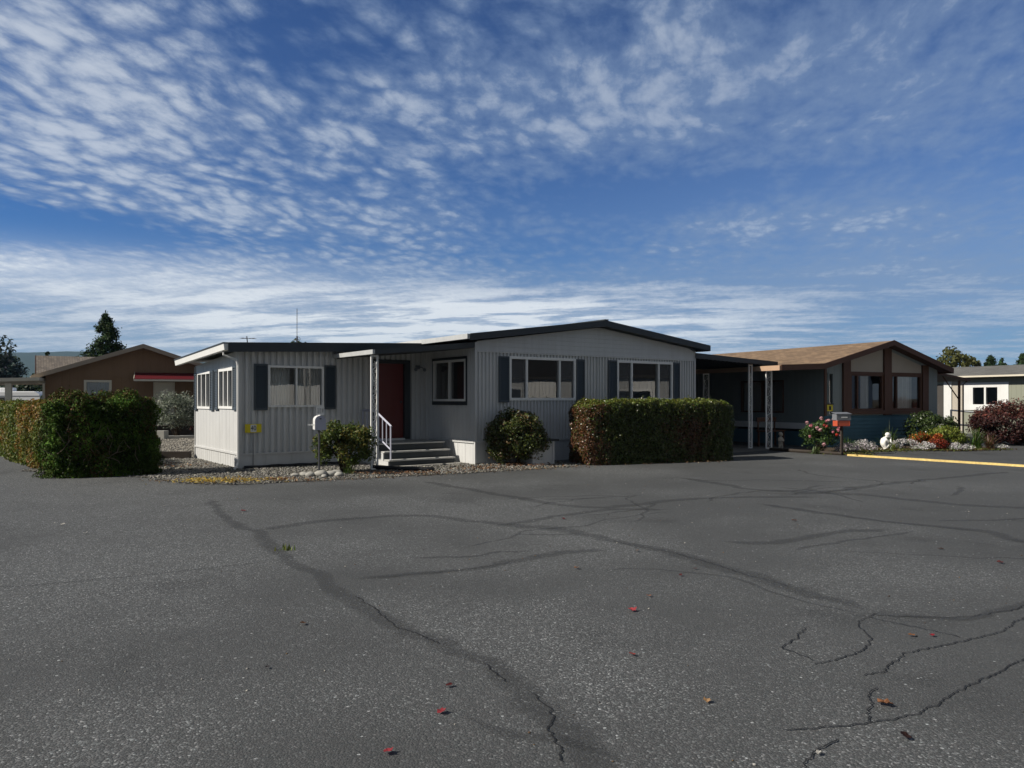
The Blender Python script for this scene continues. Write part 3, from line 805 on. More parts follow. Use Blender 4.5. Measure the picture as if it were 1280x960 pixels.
# trims
tr = MB()
front.box(tr, -0.02, MW + 0.02, 0.004, 0.022, ZG - 0.035, ZG - 0.003)
front.box(tr, -0.028, 0.03, 0.004, 0.026, 0.03, 3.02); front.box(tr, MW - 0.03, MW + 0.028, 0.004, 0.026, 0.03, 3.10)
back_ret.box(tr, WD - 0.03, WD - 0.0, 0.006, 0.026, 0.03, 3.0)
front.box(tr, 0.031, MW - 0.031, 0.004, 0.034, ZS - 0.035, ZS + 0.02)
back_ret.box(tr, 0.0, WD - 0.031, 0.004, 0.034, ZS - 0.035, ZS + 0.02)
wing.box(tr, 0.0, 2.9, 0.004, 0.03, 0.325, 0.365); wend.box(tr, 0.0, 4.07, 0.004, 0.03, 0.325, 0.365)
wing.box(tr, -0.028, 0.03, 0.004, 0.026, 0.02, 2.70); wend.box(tr, 4.07 - 0.03, 4.07, 0.006, 0.026, 0.02, 2.70); wend.box(tr, 0.0, 0.03, 0.004, 0.026, 0.02, 2.5)
for s in (1.92, 4.02, 6.1): front.box(tr, s - .018, s + .018, 0.003, 0.012, (2.73 if s != 4.02 else ZS + .03), ZG - .04)
for s in (1.98, 3.12): wing.box(tr, s - .012, s + .012, 0.003, 0.010, .37, (1.40 if s < 2.0 else 2.68))
tr.build('corner_trim', 'grey_siding', home)
sk = MB()
siding(sk, front, MW, 0.0, ZS - 0.03, grooves(MW, 0.31, 0.008, 0.012)); siding(sk, back_ret, WD, 0.0, ZS - 0.03, grooves(WD, 0.36, 0.008, 0.012))
siding(sk, wing, -WL, 0.0, 0.33, grooves(-WL, 0.62, 0.008, 0.012)); siding(sk, wend, 4.07, 0.0, 0.33, grooves(4.07, 0.21, 0.010, 0.016))
sk.quad((MW, 0, 0), (MW, ML, 0), (MW, ML, ZS), (MW, 0, ZS)); sk.quad((0, ML, 0), (MW, ML, 0), (MW, ML, ZS), (0, ML, ZS))
sk.build('skirting', 'grey_siding', home)
fl = MB(); fl.box(0.02, MW - 0.02, 0.06, ML - .05, 0.5, 0.54); fl.box(WL + 0.05, -0.001, WD + 0.06, 6.3, 0.36, 0.40)
fl.box(0.02, MW - 0.02, 4.2, 4.3, 0.541, 3.2); fl.build('floor', 'dark_room', home)
il = MB(); il.quad((.06, .12, .54), (.06, 4.19, .54), (.06, 4.19, 3.0), (.06, .12, 3.0)); il.quad((MW - .06, .12, .54), (MW - .06, 4.19, .54), (MW - .06, 4.19, 3.0), (MW - .06, .12, 3.0)); il.quad((.06, .12, 3.0), (MW - .06, .12, 3.0), (MW - .06, 4.19, 3.0), (.06, 4.19, 3.0))
il.build('dark_lining', 'dark_room', home)  # dark walls and ceiling added to keep the room behind the panes black
# roofs
rf = MB()
def slab(mb, prof_top, th, v0, v1):
    poly = [(u, v0, z) for u, z in prof_top] + [(u, v0, z - th) for u, z in reversed(prof_top)]
    mb.prism(poly, (0, v1 - v0, 0))
slab(rf, [(-0.30, 3.195), (4.05, 3.765), (8.32, 3.26)], 0.10, -0.27, ML + 0.3)
r_main = rf.build('roof', 'gutter_grey', home)
fa = MB()
top = [(-0.34, 3.20), (4.05, 3.775), (8.36, 3.265)]
poly = [(u, -0.31, z) for u, z in top] + [(u, -0.31, z - 0.165) for u, z in reversed(top)]
fa.prism(poly, (0, 0.036, 0)); fa.box(3.98, 4.12, -0.33, ML + 0.3, 3.772, 3.80)
fa.box(8.325, 8.39, -0.27, ML + 0.3, 3.09, 3.25)
fa.build('fascia', 'slate_trim', home)
so = MB(); so.quad((-0.3, -0.27, 3.045), (4.05, -0.27, 3.625), (4.05, 0.0, 3.625), (-0.3, 0.0, 3.045)); so.quad((4.05, -0.27, 3.625), (8.32, -0.27, 3.11), (8.32, 0.0, 3.11), (4.05, 0.0, 3.625))
so.build('soffit', 'slate_trim', home)
gu = MB(); gu.box(-0.42, -0.345, -0.29, ML + 0.3, 3.07, 3.19); gu.build('gutter', 'gutter_grey', home)
rw = MB()
rw.hexa([(-5.33, 2.0, 2.80), (-0.02, 2.0, 3.01), (-0.02, 6.85, 3.01), (-5.33, 6.85, 2.62),
         (-5.33, 2.0, 2.88), (-0.02, 2.0, 3.09), (-0.02, 6.85, 3.09), (-5.33, 6.85, 2.70)])
rw.build('wing_roof', 'gutter_grey', home)
fw_ = MB(); fw_.hexa([(-5.36, 1.955, 2.69), (-0.02, 1.955, 2.885), (-0.02, 1.995, 2.885), (-5.36, 1.995, 2.69), (-5.36, 1.955, 2.905), (-0.02, 1.955, 3.11), (-0.02, 1.995, 3.11), (-5.36, 1.995, 2.905)])
fw_.build('wing_fascia', 'slate_trim', home)
gw = MB(); gw.hexa([(-5.44, 1.99, 2.735), (-5.345, 1.99, 2.735), (-5.345, 6.85, 2.55), (-5.44, 6.85, 2.55), (-5.46, 1.99, 2.875), (-5.34, 1.99, 2.875), (-5.34, 6.85, 2.69), (-5.46, 6.85, 2.69)])
gw.build('wing_gutter', 'white_metal', home)
ge = MB(); ge.hexa([(-5.475, 1.985, 2.877), (-5.32, 1.985, 2.877), (-5.32, 6.86, 2.692), (-5.475, 6.86, 2.692), (-5.475, 1.985, 2.905), (-5.32, 1.985, 2.905), (-5.32, 6.86, 2.72), (-5.475, 6.86, 2.72)])
ge.build('roof_edge', 'slate_trim', home)
dp = MB(); dp.tube([(-5.38, 2.3, 2.74), (-5.38, 2.3, 2.64), (-5.12, 2.20, 2.52), (-5.085, 2.19, 2.40), (-5.085, 2.19, 0.16), (-5.13, 2.12, 0.07), (-5.22, 1.95, 0.05)], 0.029, 6)
dp.build('downspout', 'white_metal', home)
# windows
window(home, front, *W1, mull=(1.565, 2.655), fw=0.055, screened=(0, 2))
window(home, front, *W2, mull=(5.31, 6.405), fw=0.055, screened=(0, 2))
shutter(home, front, 0.68, 0.995, 1.54, 2.70); shutter(home, front, 3.22, 3.51, 1.56, 2.70)
shutter(home, front, 4.40, 4.715, 1.54, 2.71); shutter(home, front, 7.01, 7.29, 1.56, 2.72)
window(home, back_ret, *RW, mull=((RW[0] + RW[1]) / 2,), fw=0.045)
bt = MB()
back_ret.box(bt, RW[0] - 0.07, RW[1] + 0.07, 0.004, 0.022, RW[2] - 0.11, RW[2] - 0.013); back_ret.box(bt, RW[0] - 0.07, RW[1] + 0.07, 0.004, 0.022, RW[3] + 0.013, RW[3] + 0.08)
back_ret.box(bt, RW[0] - 0.07, RW[0] - 0.013, 0.004, 0.02, RW[2] - 0.013, RW[3] + 0.013); back_ret.box(bt, RW[1] + 0.013, RW[1] + 0.07, 0.004, 0.02, RW[2] - 0.013, RW[3] + 0.013)
bt.build('window_trim', 'slate_trim', home)
window(home, wing, *WW, mull=((WW[0] + WW[1]) / 2,), fw=0.04, curtains=((WW[0] + .70, WW[1] - .03, 'curtain_grey', -0.075), (WW[0] + .03, WW[0] + .64, 'curtain_white', -0.30)))
shutter(home, wing, -4.70 - WL, -4.385 - WL, 1.36, 2.45); shutter(home, wing, -2.975 - WL, -2.69 - WL, 1.37, 2.46)
for e in (E1, E2):
    window(home, wend, *e, mull=(e[0] + 0.42, e[1] - 0.42), fw=0.05, curtains=((e[0] + .04, e[0] + .40, 'curtain_white', -0.11), (e[1] - .40, e[1] - .04, 'curtain_white', -0.11)))
shutter(home, wend, E1[1] + 0.03, E1[1] + 0.34, 1.36, 2.40); shutter(home, wend, E1[0] - 0.36, E1[0] - 0.03, 1.35, 2.36)
shutter(home, wend, E2[1] + 0.03, E2[1] + 0.33, 1.33, 2.35); shutter(home, wend, E2[0] - 0.28, E2[0] - 0.03, 1.32, 2.32)
# door
d = MB(); wing.box(d, DR[0] + 0.05, DR[1] - 0.05, -0.09, -0.045, DR[2] + 0.03, DR[3] - 0.05)
door = d.build('front_door', 'red_door', home); door['label'] = 'plain dark red front door'
pn = MB()
h = MB(); h.ball(wing.p(DR[1] - 0.13, -0.02, 1.55), 0.032, 8); h.tube([wing.p(DR[1] - 0.13, -0.045, 1.55), wing.p(DR[1] - 0.13, -0.01, 1.55)], 0.014); h.build('handle', 'aerial', door, smooth=True)
df = MB()
wing.box(df, DR[0] - 0.06, DR[0] + 0.05, -0.1, 0.03, DR[2], DR[3] + 0.05); wing.box(df, DR[1] - 0.05, DR[1] + 0.12, -0.1, 0.03, DR[2], DR[3] + 0.05)
wing.box(df, DR[0] + 0.05, DR[1] - 0.05, -0.1, 0.028, DR[3] - 0.05, DR[3] + 0.048); df.build('door_frame', 'slate_trim', home)
th_ = MB(); wing.box(th_, DR[0] + 0.05, DR[1] - 0.05, -0.1, 0.05, DR[2] - 0.02, DR[2] + 0.028); th_.build('threshold', 'white_metal', home)
pl = MB(); c = wing.p(-0.38 - WL, 0.03, 2.47); pl.box(c.x - .06, c.x + .06, c.y - .02, c.y + .02, c.z - .05, c.z + .05)
for s in (-1, 1): pl.tube([c, c + Vector((s * .09, -.06, 0)), c + Vector((s * .12, -.12, -.05))], 0.012, 5); pl.ball(c + Vector((s * .13, -.14, -.07)), 0.05, 8)
pl.build('porch_light', 'mail_grey', home, smooth=True)
# porch roof and its ornate post
pr = MB()
pr.hexa([(-2.66, 0.02, 2.64), (-0.03, 0.02, 2.88), (-0.03, 2.24, 2.88), (-2.66, 2.24, 2.62), (-2.66, 0.02, 2.72), (-0.03, 0.02, 2.98), (-0.03, 2.24, 2.98), (-2.66, 2.24, 2.70)])
pr.build('porch_roof', 'slate_trim', home)
pf = MB(); pf.hexa([(-2.70, -0.025, 2.63), (-0.03, -0.025, 2.885), (-0.03, 0.015, 2.885), (-2.70, 0.015, 2.63), (-2.70, -0.025, 2.735), (-0.03, -0.025, 3.02), (-0.03, 0.015, 3.02), (-2.70, 0.015, 2.735)])
pf.build('porch_fascia', 'slate_trim', home)
pg = MB(); pg.box(-2.76, -2.665, -0.02, 2.24, 2.635, 2.735); pg.build('porch_gutter', 'gutter_grey', home)
ornate_post(home, -2.60, 0.22, 0.0, 2.63, 0.185, (1, 0, 0))
# carport of the grey home
cp = MB()
cp.hexa([(8.0, 0.0, 2.90), (11.95, 0.0, 2.76), (11.95, 16, 2.76), (8.0, 16, 2.90), (8.0, 0.0, 3.0), (11.95, 0.0, 2.86), (11.95, 16, 2.86), (8.0, 16, 3.0)])
k_ = 0
for i in range(20):
    u = 8.05 + i * 0.195; zt = 2.90 - (u - 8.0) * 0.0354
    cp.box(u, u + 0.06, 0.02, 15.9, zt - 0.04, zt - 0.001)
cp.build('carport_roof', 'slate_trim', home)
cf = MB(); cf.hexa([(7.99, -0.05, 2.88), (12.1, -0.05, 2.74), (12.1, -0.005, 2.74), (7.99, -0.005, 2.88), (7.99, -0.05, 3.04), (12.1, -0.05, 2.885), (12.1, -0.005, 2.885), (7.99, -0.005, 3.04)])
cf.box(12.0, 12.1, -0.004, 16, 2.74, 2.87); cf.build('carport_fascia', 'slate_trim', home)
for v in (0.12, 5.2, 10.2, 15.4): ornate_post(home, 10.85, v, 0.0, 2.775, 0.19, (1, 0, 0), name='carport_post')
# hitch cover box on the front wall
hb = thing('storage_box', 'low grey panelled box with a dark lid against the grey front wall', 'box', W(1.0, -1.0), TH)
b = MB(); fr = F((0, 0, 0), ex, -ey); siding(b, fr, 0.66, 0, 0.585, grooves(0.66, 0.33, 0.008, 0.012))
b.quad((0, 0, 0), (0, 0.94, 0), (0, 0.94, 0.585), (0, 0, 0.585)); b.quad((.66, 0, 0), (.66, 0.94, 0), (.66, 0.94, 0.585), (.66, 0, 0.585)); b.quad((0, .94, 0), (.66, .94, 0), (.66, .94, .585), (0, .94, .585))
fr.box(b, 0.605, 0.668, 0.002, 0.02, 0.0, 0.583)
b.build('panel', 'grey_siding', hb)
b = MB(); b.box(-0.04, 0.78, -0.06, 0.955, 0.588, 0.635); b.build('lid', 'slate_trim', hb)

# ---- porch steps
st = thing('porch_steps', 'three slate grey porch steps with pale treads leading to the red door', 'steps', (HX, HY, 0), TH)
U0, U1 = -2.05, -0.22
lv = [(0.18, 0.60), (0.365, 0.86), (0.55, 1.12)]
for i, (z, v) in enumerate(lv):
    v2 = lv[i + 1][1] if i < 2 else 2.24
    b = MB(); b.box(U0, U1, v - 0.03, v2 - 0.001, z - 0.035, z); b.build('tread', 'weathered_tread', st, bevel=0.006)
    b = MB(); b.box(U0 + 0.03, U1 - 0.02, v, v + 0.03, z - 0.182 if i else 0.045, z - 0.036); b.build('riser', 'slate_trim', st)
for u in (U0, U1 - 0.019):
    b = MB()
    poly = [(u, 0.632, 0.042), (u, 2.24, 0.042), (u, 2.24, 0.512), (u, 1.152, 0.512), (u, 1.152, 0.328), (u, 0.892, 0.328), (u, 0.892, 0.143), (u, 0.632, 0.143)]
    b.prism(poly, (0.018, 0, 0)); b.build('side_panel', 'grey_siding', st)
b = MB(); b.box(U0 - 0.05, -0.04, 0.36, 2.24, 0.0, 0.04); b.build('slab', 'concrete', st, bevel=0.008)
rl = MB(); u = -1.97
def bar(p, q, w=0.022): rl.tube([p, q], w, 4)
bar((u, 0.66, 0.18), (u, 0.66, 0.99)); bar((u, 1.50, 0.55), (u, 1.50, 1.34)); bar((u, 2.2, 0.55), (u, 2.2, 1.34))
bar((u, 0.62, 0.97), (u, 1.50, 1.34), 0.028); bar((u, 1.50, 1.34), (u, 2.22, 1.34), 0.028); bar((u, 0.66, 0.42), (u, 1.50, 0.76)); bar((u, 1.50, 0.70), (u, 2.22, 0.70))
for v in (0.88, 1.09, 1.30): bar((u, v, 0.42 + (v - .66) * .405), (u, v, 0.98 + (v - .66) * .42), 0.015)
for v in (1.73, 1.96): bar((u, v, 0.70), (u, v, 1.34), 0.015)
rl.build('railing', 'lavender_grey', st)

# ---- yellow number sign on the wing wall
def letters(text, size, mat, parent, loc, rot, ext=0.003, name='numeral', sx=1.0):
    cu_ = bpy.data.curves.new(name, 'FONT'); cu_.body = text; cu_.size = size; cu_.extrude = ext; cu_.align_x = 'CENTER'; cu_.align_y = 'CENTER'
    o = bpy.data.objects.new(name, cu_); COL.objects.link(o)
    dg = bpy.context.evaluated_depsgraph_get(); me = bpy.data.meshes.new_from_object(o.evaluated_get(dg))
    bpy.data.objects.remove(o); m = bpy.data.objects.new(name, me); COL.objects.link(m)
    me.materials.clear(); me.materials.append(M[mat]); m.parent = parent; m.location = loc; m.rotation_euler = rot; m.scale = (sx, 1, 1)
    return m
ns = thing('number_sign', 'small yellow sign reading 40 on the grey wall below the left slate shutter', 'sign', W(-4.72, WD - 0.03, 0.94), TH)
b = MB(); b.box(-0.19, 0.19, -0.008, 0.012, -0.10, 0.10); b.build('board', 'sign_yellow', ns)
b = MB(); b.box(-0.065, 0.07, -0.012, -0.0085, -0.085, 0.085); b.build('number_patch', 'sign_white', ns)
letters('40', 0.16, 'sign_black', ns, (0.003, -0.0125, 0.0), (R(90), 0, 0), name='numerals', sx=0.8)
b = MB(); b.tube([(-0.005, 0.0, -0.101), (-0.005, 0.0, -0.90)], 0.008, 5); b.build('stake', 'aerial', ns)

# ---- aerials on the wing roof
a1 = thing('whip_antenna', 'tall thin whip antenna standing on the low grey wing roof', 'antenna', W(-3.54, 2.6, 2.93), TH)
b = MB(); b.tube([(0, 0, 0), (0, 0, 0.24)], 0.02, 6); b.build('mast', 'aerial', a1)
b = MB(); b.tube([(0, 0, 0.24), (0, 0, 0.92)], 0.008, 5); b.build('whip', 'aerial', a1)
b = MB(); b.tube([(0.05 * math.cos(a) + 0.03, 0, 0.17 + 0.05 * math.sin(a)) for a in np.linspace(-1.9, 1.9, 10)], 0.005, 4); b.build('loop', 'aerial', a1)
a2 = thing('television_aerial', 'small crossbar television aerial rising just behind the roof edge of the grey wing', 'antenna', W(-4.55, 3.2, 2.86), TH)
b = MB(); b.tube([(0, 0, 0), (-0.03, 0, 0.30)], 0.014, 5); b.build('mast', 'aerial', a2)
b = MB(); b.tube([(-0.16, 0, 0.24), (0.16, 0, 0.26)], 0.008, 5)
for s in np.linspace(-0.15, 0.15, 5): b.tube([(s, -0.16, 0.245), (s, 0.16, 0.255)], 0.005, 4)
b.tube([(0.1, 0, 0.06), (0.1, 0, 0.16)], 0.012, 4); b.build('crossbar', 'aerial', a2)

# ---- black drain hose by the steps, and hose along the wing's foot
b = MB(); pts = [W(-2.62, 0.30, 0.07), W(-2.45, 0.1, 0.06), W(-2.2, -0.25, 0.055), W(-1.95, -0.62, 0.055), W(-1.72, -0.95, 0.055)]
b.tube(pts, 0.05, 8); tag(b.build('drain_hose', 'black_rubber', smooth=True), 'short black drain hose lying on the gravel below the porch steps', 'hose')
b = MB(); pts = [W(-4.95 + i * 0.16, WD - 0.10 - 0.03 * math.sin(i * 0.9), 0.045 + 0.008 * math.sin(i * 1.7)) for i in range(17)]
b.tube(pts, 0.035, 7); tag(b.build('garden_hose', 'black_rubber', smooth=True), 'long black hose lying along the foot of the grey skirting', 'hose')

# ================================================================== hedges and shrubs
def dark_green(P, N, w, rng):
    n = len(P); c = tint(n, (0.060, 0.105, 0.016), 0.35, rng)
    a = np.clip(vnoise(P * 3.1, 4) * 1.7 - 0.5, 0, 1)[:, None]; c = c * (0.55 + 1.5 * a * vnoise(P * 9.0, 14)[:, None] * 1.6)
    br = (vnoise(P * 2.0 + 9, 8) > 0.70) & (rng.random(n) < 0.35); c[br] = tint(br.sum(), (0.075, 0.055, 0.022), 0.3, rng)
    tp = (N[:, 2] > 0.75) & (rng.random(n) < 0.35); c[tp] = tint(tp.sum(), (0.13, 0.085, 0.035), 0.3, rng)
    return c
hedge('clipped_hedge', 'dark green clipped conifer hedge block standing left of the grey home', (-8.78, 16.45, 0), R(28), 2.05, 1.25, 1.67, 52000, dark_green, (0.060, 0.026), 6, 0.125, 3, 'needle', up=0.9)
def twigs(root, L, D, H, n, rng, front=True):
    b = MB()
    for i in range(n):
        x = rng.uniform(-.8, .8) * L / 2; z = rng.uniform(.06, .6) * H; y = -D / 2 * .97 + rng.uniform(-.03, .05)
        p = [np.array([x, y, z])]
        d = np.array([rng.normal(0, .5), rng.normal(0, .12), 1.0])
        for k in range(4):
            d = d + rng.normal(0, .35, 3) * np.array([1, .25, 1]); p.append(p[-1] + d / np.linalg.norm(d) * rng.uniform(.06, .12))
        b.tube([tuple(q) for q in p], [.008, .007, .006, .004, .003], 4)
    b.build('bare_twig', 'pale_twig', root)
M['pale_twig'] = paint('pale_twig', (0.17, 0.135, 0.10), .9, .3, 9, .1)
hroot = [o for o in bpy.data.objects if o.name == 'clipped_hedge'][0]
twigs(hroot, 2.05, 1.25, 1.67, 34, np.random.default_rng(71))
def yellow_green(P, N, w, rng):
    n = len(P); c = tint(n, (0.125, 0.135, 0.022), 0.3, rng)
    m = vnoise(P * 1.5, 5); o = (m > 0.60) & (rng.random(n) < 0.6); c[o] = tint(o.sum(), (0.25, 0.15, 0.035), 0.3, rng)
    g_ = (m < 0.42) & (rng.random(n) < 0.7); c[g_] = tint(g_.sum(), (0.085, 0.125, 0.02), 0.3, rng)
    return c
hedge('clipped_hedge', 'yellowing orange tinged hedge running along the street behind the dark green hedge', (-14.3, 22.7, 0), R(130.4), 14.0, 1.5, 1.50, 95000, yellow_green, (0.07, 0.035), 6, 0.09, 5, 'leaf')
def privet(P, N, w, rng):
    n = len(P); c = tint(n, (0.062, 0.082, 0.016), 0.35, rng)
    m = vnoise(P * 2.2 + 5, 7)
    end = np.clip((-P[:, 0] - 1.55) * 1.6, 0, 1) * 0.75 + np.exp(-((P[:, 0] - 0.75) / .55) ** 2 - ((P[:, 2] - 0.75) / .4) ** 2) * 0.8
    o = rng.random(n) < np.clip(end + (m > 0.62) * 0.32, 0, 0.85); c[o] = tint(o.sum(), (0.115, 0.052, 0.024), 0.3, rng)
    tp = (N[:, 2] > 0.5) & (rng.random(n) < 0.7); c[tp] = tint(tp.sum(), (0.135, 0.16, 0.026), 0.3, rng)
    return c
hedge('clipped_hedge', 'long boxy green hedge with russet end clipped in front of the grey front wall', (3.66, 19.97, 0), R(22), 4.45, 1.22, 1.60, 80000, privet, (0.05, 0.028), 8, 0.045, 9, 'glossy_leaf')

def blades(name, base, n, L, w, cols, parent, rng, spread=0.5, mat='leaf', droop=0.5):
    """arching strap leaves, three quads each"""
    V, Q, C = [], [], []
    for i in range(n):
        a = rng.uniform(0, 6.28); t_ = abs(rng.normal(0, spread)); l = L * rng.uniform(0.6, 1.2)
        d = np.array([math.cos(a), math.sin(a), 0]); s = np.array([-math.sin(a), math.cos(a), 0]) * w * rng.uniform(.7, 1.3) * 0.5
        b = np.array(base) + np.array([rng.normal(0, .05), rng.normal(0, .05), 0]); o = len(V)
        for j in range(4):
            u = j / 3; ang = t_ + u * droop * t_ * 1.6
            p = b + d * (l * u * math.sin(min(ang, 1.5))) + np.array([0, 0, l * u * math.cos(min(ang, 1.9))])
            k = 1 - u * 0.9; V += [p - s * k, p + s * k]
        for j in range(3): Q.append([o + 2 * j, o + 2 * j + 1, o + 2 * j + 3, o + 2 * j + 2]); C.append(cols[i])
    return fast_mesh(name, np.array(V), np.array(Q), np.array(C), mat, parent)

def bush(name, label, cat, loc, rx, ry, h, n, colf, leaf, seed, mat='leaf', clumps=40, z0=0.1, stems=9, csize=0.22, fill=0.5, lean=(0, 0), group=None, spread=0.9):
    root = thing(name, label, cat, loc, 0, group); rng = np.random.default_rng(seed)
    th_, cz = rng.uniform(0, 6.28, clumps), rng.uniform(-0.75, 1, clumps); rr = np.sqrt(1 - cz ** 2)
    rad = rng.uniform(0.55, 1.0, clumps)[:, None] ** fill
    Cc = np.c_[rr * np.cos(th_), rr * np.sin(th_), cz] * rad
    sc = np.array([rx, ry, (h - z0) / 2]); cen = np.array([lean[0], lean[1], z0 + (h - z0) / 2])
    CC = Cc * sc * 0.84 + cen
    k = rng.integers(0, clumps, n); d = unit(rng.normal(0, 1, (n, 3))); r = rng.uniform(0, 1, n) ** 0.45
    P = CC[k] + d * r[:, None] * csize * np.array([1, 1, 0.85]) * rng.uniform(0.8, 1.2, clumps)[k][:, None]
    P[:, 2] = np.maximum(P[:, 2], 0.03)
    N = unit(unit((P - cen) / sc) * 0.6 + d * 0.6)
    leaves('foliage', P, N, leaf[0], leaf[1], colf(P, N, k, rng), mat, root, up=0.3, spread=spread, rng=rng)
    mb = MB()
    for i in range(stems):
        a = rng.uniform(0, 6.28); e = CC[rng.integers(0, clumps)]
        b0 = np.array([0.07 * math.cos(a), 0.07 * math.sin(a), 0]); m = b0 * 0.5 + e * 0.5 + np.array([0, 0, 0.06])
        mb.tube([b0, m, e], [0.016, 0.011, 0.005], 5)
    if stems: mb.build('stem', 'dark_stem', root)
    return root
def pal(*cs, var=0.28):
    def f(P, N, k, rng):
        arr = np.array(cs); n = len(P)
        pick = (k * 7 + rng.integers(0, 2, n)) % len(arr)
        return np.clip(arr[pick] * (1 + rng.normal(0, var, (n, 1))), .003, 1)
    return f

# round photinia by the front wall
bush('round_bush', 'round dark green bush with a few red leaves under the left front window', 'bush', (0.12, 18.95, 0), 0.80, 0.62, 1.46, 19000,
     pal((0.060, 0.080, 0.018), (0.090, 0.105, 0.028), (0.050, 0.070, 0.018), (0.075, 0.095, 0.022), (0.13, 0.085, 0.04)), (0.068, 0.036), 41, 'glossy_leaf', 130, -0.12, 8, 0.21, 0.45)
# loose shrub beside the white mailbox
bush('loose_shrub', 'loose leggy green shrub between the white mailbox and the porch post', 'bush', (-3.66, 16.85, 0), 0.74, 0.48, 1.20, 5600,
     pal((0.09, 0.125, 0.025), (0.065, 0.10, 0.02), (0.16, 0.14, 0.03), (0.08, 0.11, 0.026)), (0.075, 0.036), 43, 'leaf', 74, -0.02, 26, 0.18, 0.75)
wd = thing('weed_clump', 'low green weeds at the foot of the loose leggy shrub', 'weeds', (-3.50, 16.62, 0)); rg = np.random.default_rng(5)
blades('foliage', (0, 0, 0), 60, 0.26, 0.03, tint(60, (0.10, 0.15, 0.04), .3, rg), wd, rg, 0.7)

# ---- white mailbox
mbx = thing('mailbox', 'white dome topped mailbox on a thin post in front of the loose shrub', 'mailbox', (-4.07, 16.2, 0), R(20))
b = MB(); b.tube([(0, 0, 0), (0, 0, 0.98)], 0.022, 8); b.build('post', 'aerial', mbx)
b = MB(); w_, h_ = 0.105, 0.19
arc = [(w_ * math.cos(a), h_ + w_ * math.sin(a)) for a in np.linspace(0, math.pi, 11)]
outl = [(-w_, 0.0), (w_, 0.0)] + arc
b.prism([(x, -0.25, 0.98 + z) for x, z in outl], (0, 0.48, 0)); b.build('body', 'white_metal', mbx)
b = MB(); b.prism([(x * 1.05, -0.272, 0.976 + z * 1.02) for x, z in outl], (0, 0.021, 0)); dr = b.build('door', 'lavender_grey', mbx)  # white mailbox front in shade, the shade put into a lavender colour
b = MB(); b.box(-0.02, 0.02, -0.295, -0.273, 1.2, 1.225); b.build('handle', 'aerial', dr)
b = MB(); b.box(-0.125, -0.108, -0.12, -0.09, 1.06, 1.10); b.box(-0.24, -0.125, -0.118, -0.094, 1.07, 1.094); b.build('flag', 'white_metal', mbx)
b = MB(); b.box(-0.004, 0.004, -0.22, 0.1, 1.275, 1.30); b.box(-0.075, 0.085, -0.232, -0.222, 1.29, 1.32); b.box(-0.075, 0.085, -0.232, -0.222, 1.43, 1.455)
for s in (-0.075, 0.07): b.box(s, s + 0.015, -0.231, -0.223, 1.32, 1.43)
tp = b.build('number_plate', 'white_metal', mbx)
letters('40', 0.17, 'sign_white', tp, (0.005, -0.230, 1.375), (R(90), 0, 0), name='numerals')
# cobbles at the mailbox
cobs = [(-4.34, 16.05, .085, 'pale grey cobble at the left end of the row by the mailbox'), (-4.18, 15.93, .10, 'rounded cobble in front of the mailbox post'), (-3.98, 15.98, .125, 'largest grey cobble beside the mailbox post'),
        (-3.78, 16.05, .105, 'grey cobble under the loose leggy shrub'), (-3.60, 15.98, .09, 'small grey cobble right of the large one by the mailbox'), (-4.50, 15.92, .07, 'small pale stone left of the mailbox cobbles'),
        (-3.86, 15.80, .06, 'small stone on the asphalt edge below the mailbox cobbles'), (-3.72, 16.25, .11, 'dark cobble behind the others under the shrub')]
for i, (x, y, r, lab) in enumerate(cobs):
    bm = bmesh.new(); bmesh.ops.create_icosphere(bm, subdivisions=3, radius=r)
    for v in bm.verts: v.co *= 1 + 0.22 * mnoise.noise(v.co / r * 0.9 + Vector((i * 3.1, 0, 0))); v.co.z *= 0.66; v.co.x *= 1.15
    me = bpy.data.meshes.new('cobble'); bm.to_mesh(me); bm.free(); me.polygons.foreach_set('use_smooth', [True] * len(me.polygons))
    o = bpy.data.objects.new('cobble', me); COL.objects.link(o); me.materials.append(M['concrete']); o.location = (x, y, r * 0.45 + 0.01); o.rotation_euler = (0, 0, i * 1.3)
    tag(o, lab, 'stone', 'cobbles by the mailbox')

# ================================================================== the blue home with the tan roof
BT = R(27); BX, BY = 13.2, 26.8
cb, sb = math.cos(BT), math.sin(BT)
def WB(u, v, z=0.0): return Vector((BX + u * cb - v * sb, BY + u * sb + v * cb, z))
bh = thing('bungalow', 'blue grey home with tan shingle roof, brown trim and two curtained picture windows', 'house', (BX, BY, 0), BT)
FV = 0.45; bl, br_ = -2.77, 3.23
bf = F((bl, FV, 0), ex, -ey); bside = F((bl, 16, 0), -ey, -ex)
pk, pkz, pit = 0.20, 3.68, 0.283
top_b = lambda s: pkz - 0.11 - abs(bl + s - pk) * pit
A1 = (-1.48 - bl, 0.19 - bl, 1.24, 2.50); A2 = (0.63 - bl, 2.29 - bl, 1.24, 2.50); NW = (-2.56 - bl, -2.33 - bl, 1.10, 2.52)
b = MB(); siding(b, bf, br_ - bl, 1.05, top_b, grooves(br_ - bl, 0.25, 0.006, 0.01), [A1, A2, NW])
SW = (16 - 4.3, 16 - 2.2, 1.15, 2.3)
siding(b, bside, 16 - FV, 0.60, lambda s: 2.72, grooves(16 - FV, 0.25, 0.006, 0.01), [SW, (16 - 8.5, 16 - 7.2, 1.15, 2.3)])
b.quad((br_, FV, 0), (br_, 16, 0), (br_, 16, 2.75), (br_, FV, 2.75)); b.prism([(bl, 15.9, 0), (br_, 15.9, 0), (br_, 15.9, 2.72), (pk, 15.9, 3.5), (bl, 15.9, 2.75)], (0, 0.1, 0))
b.build('siding', 'bluegrey_wall', bh)
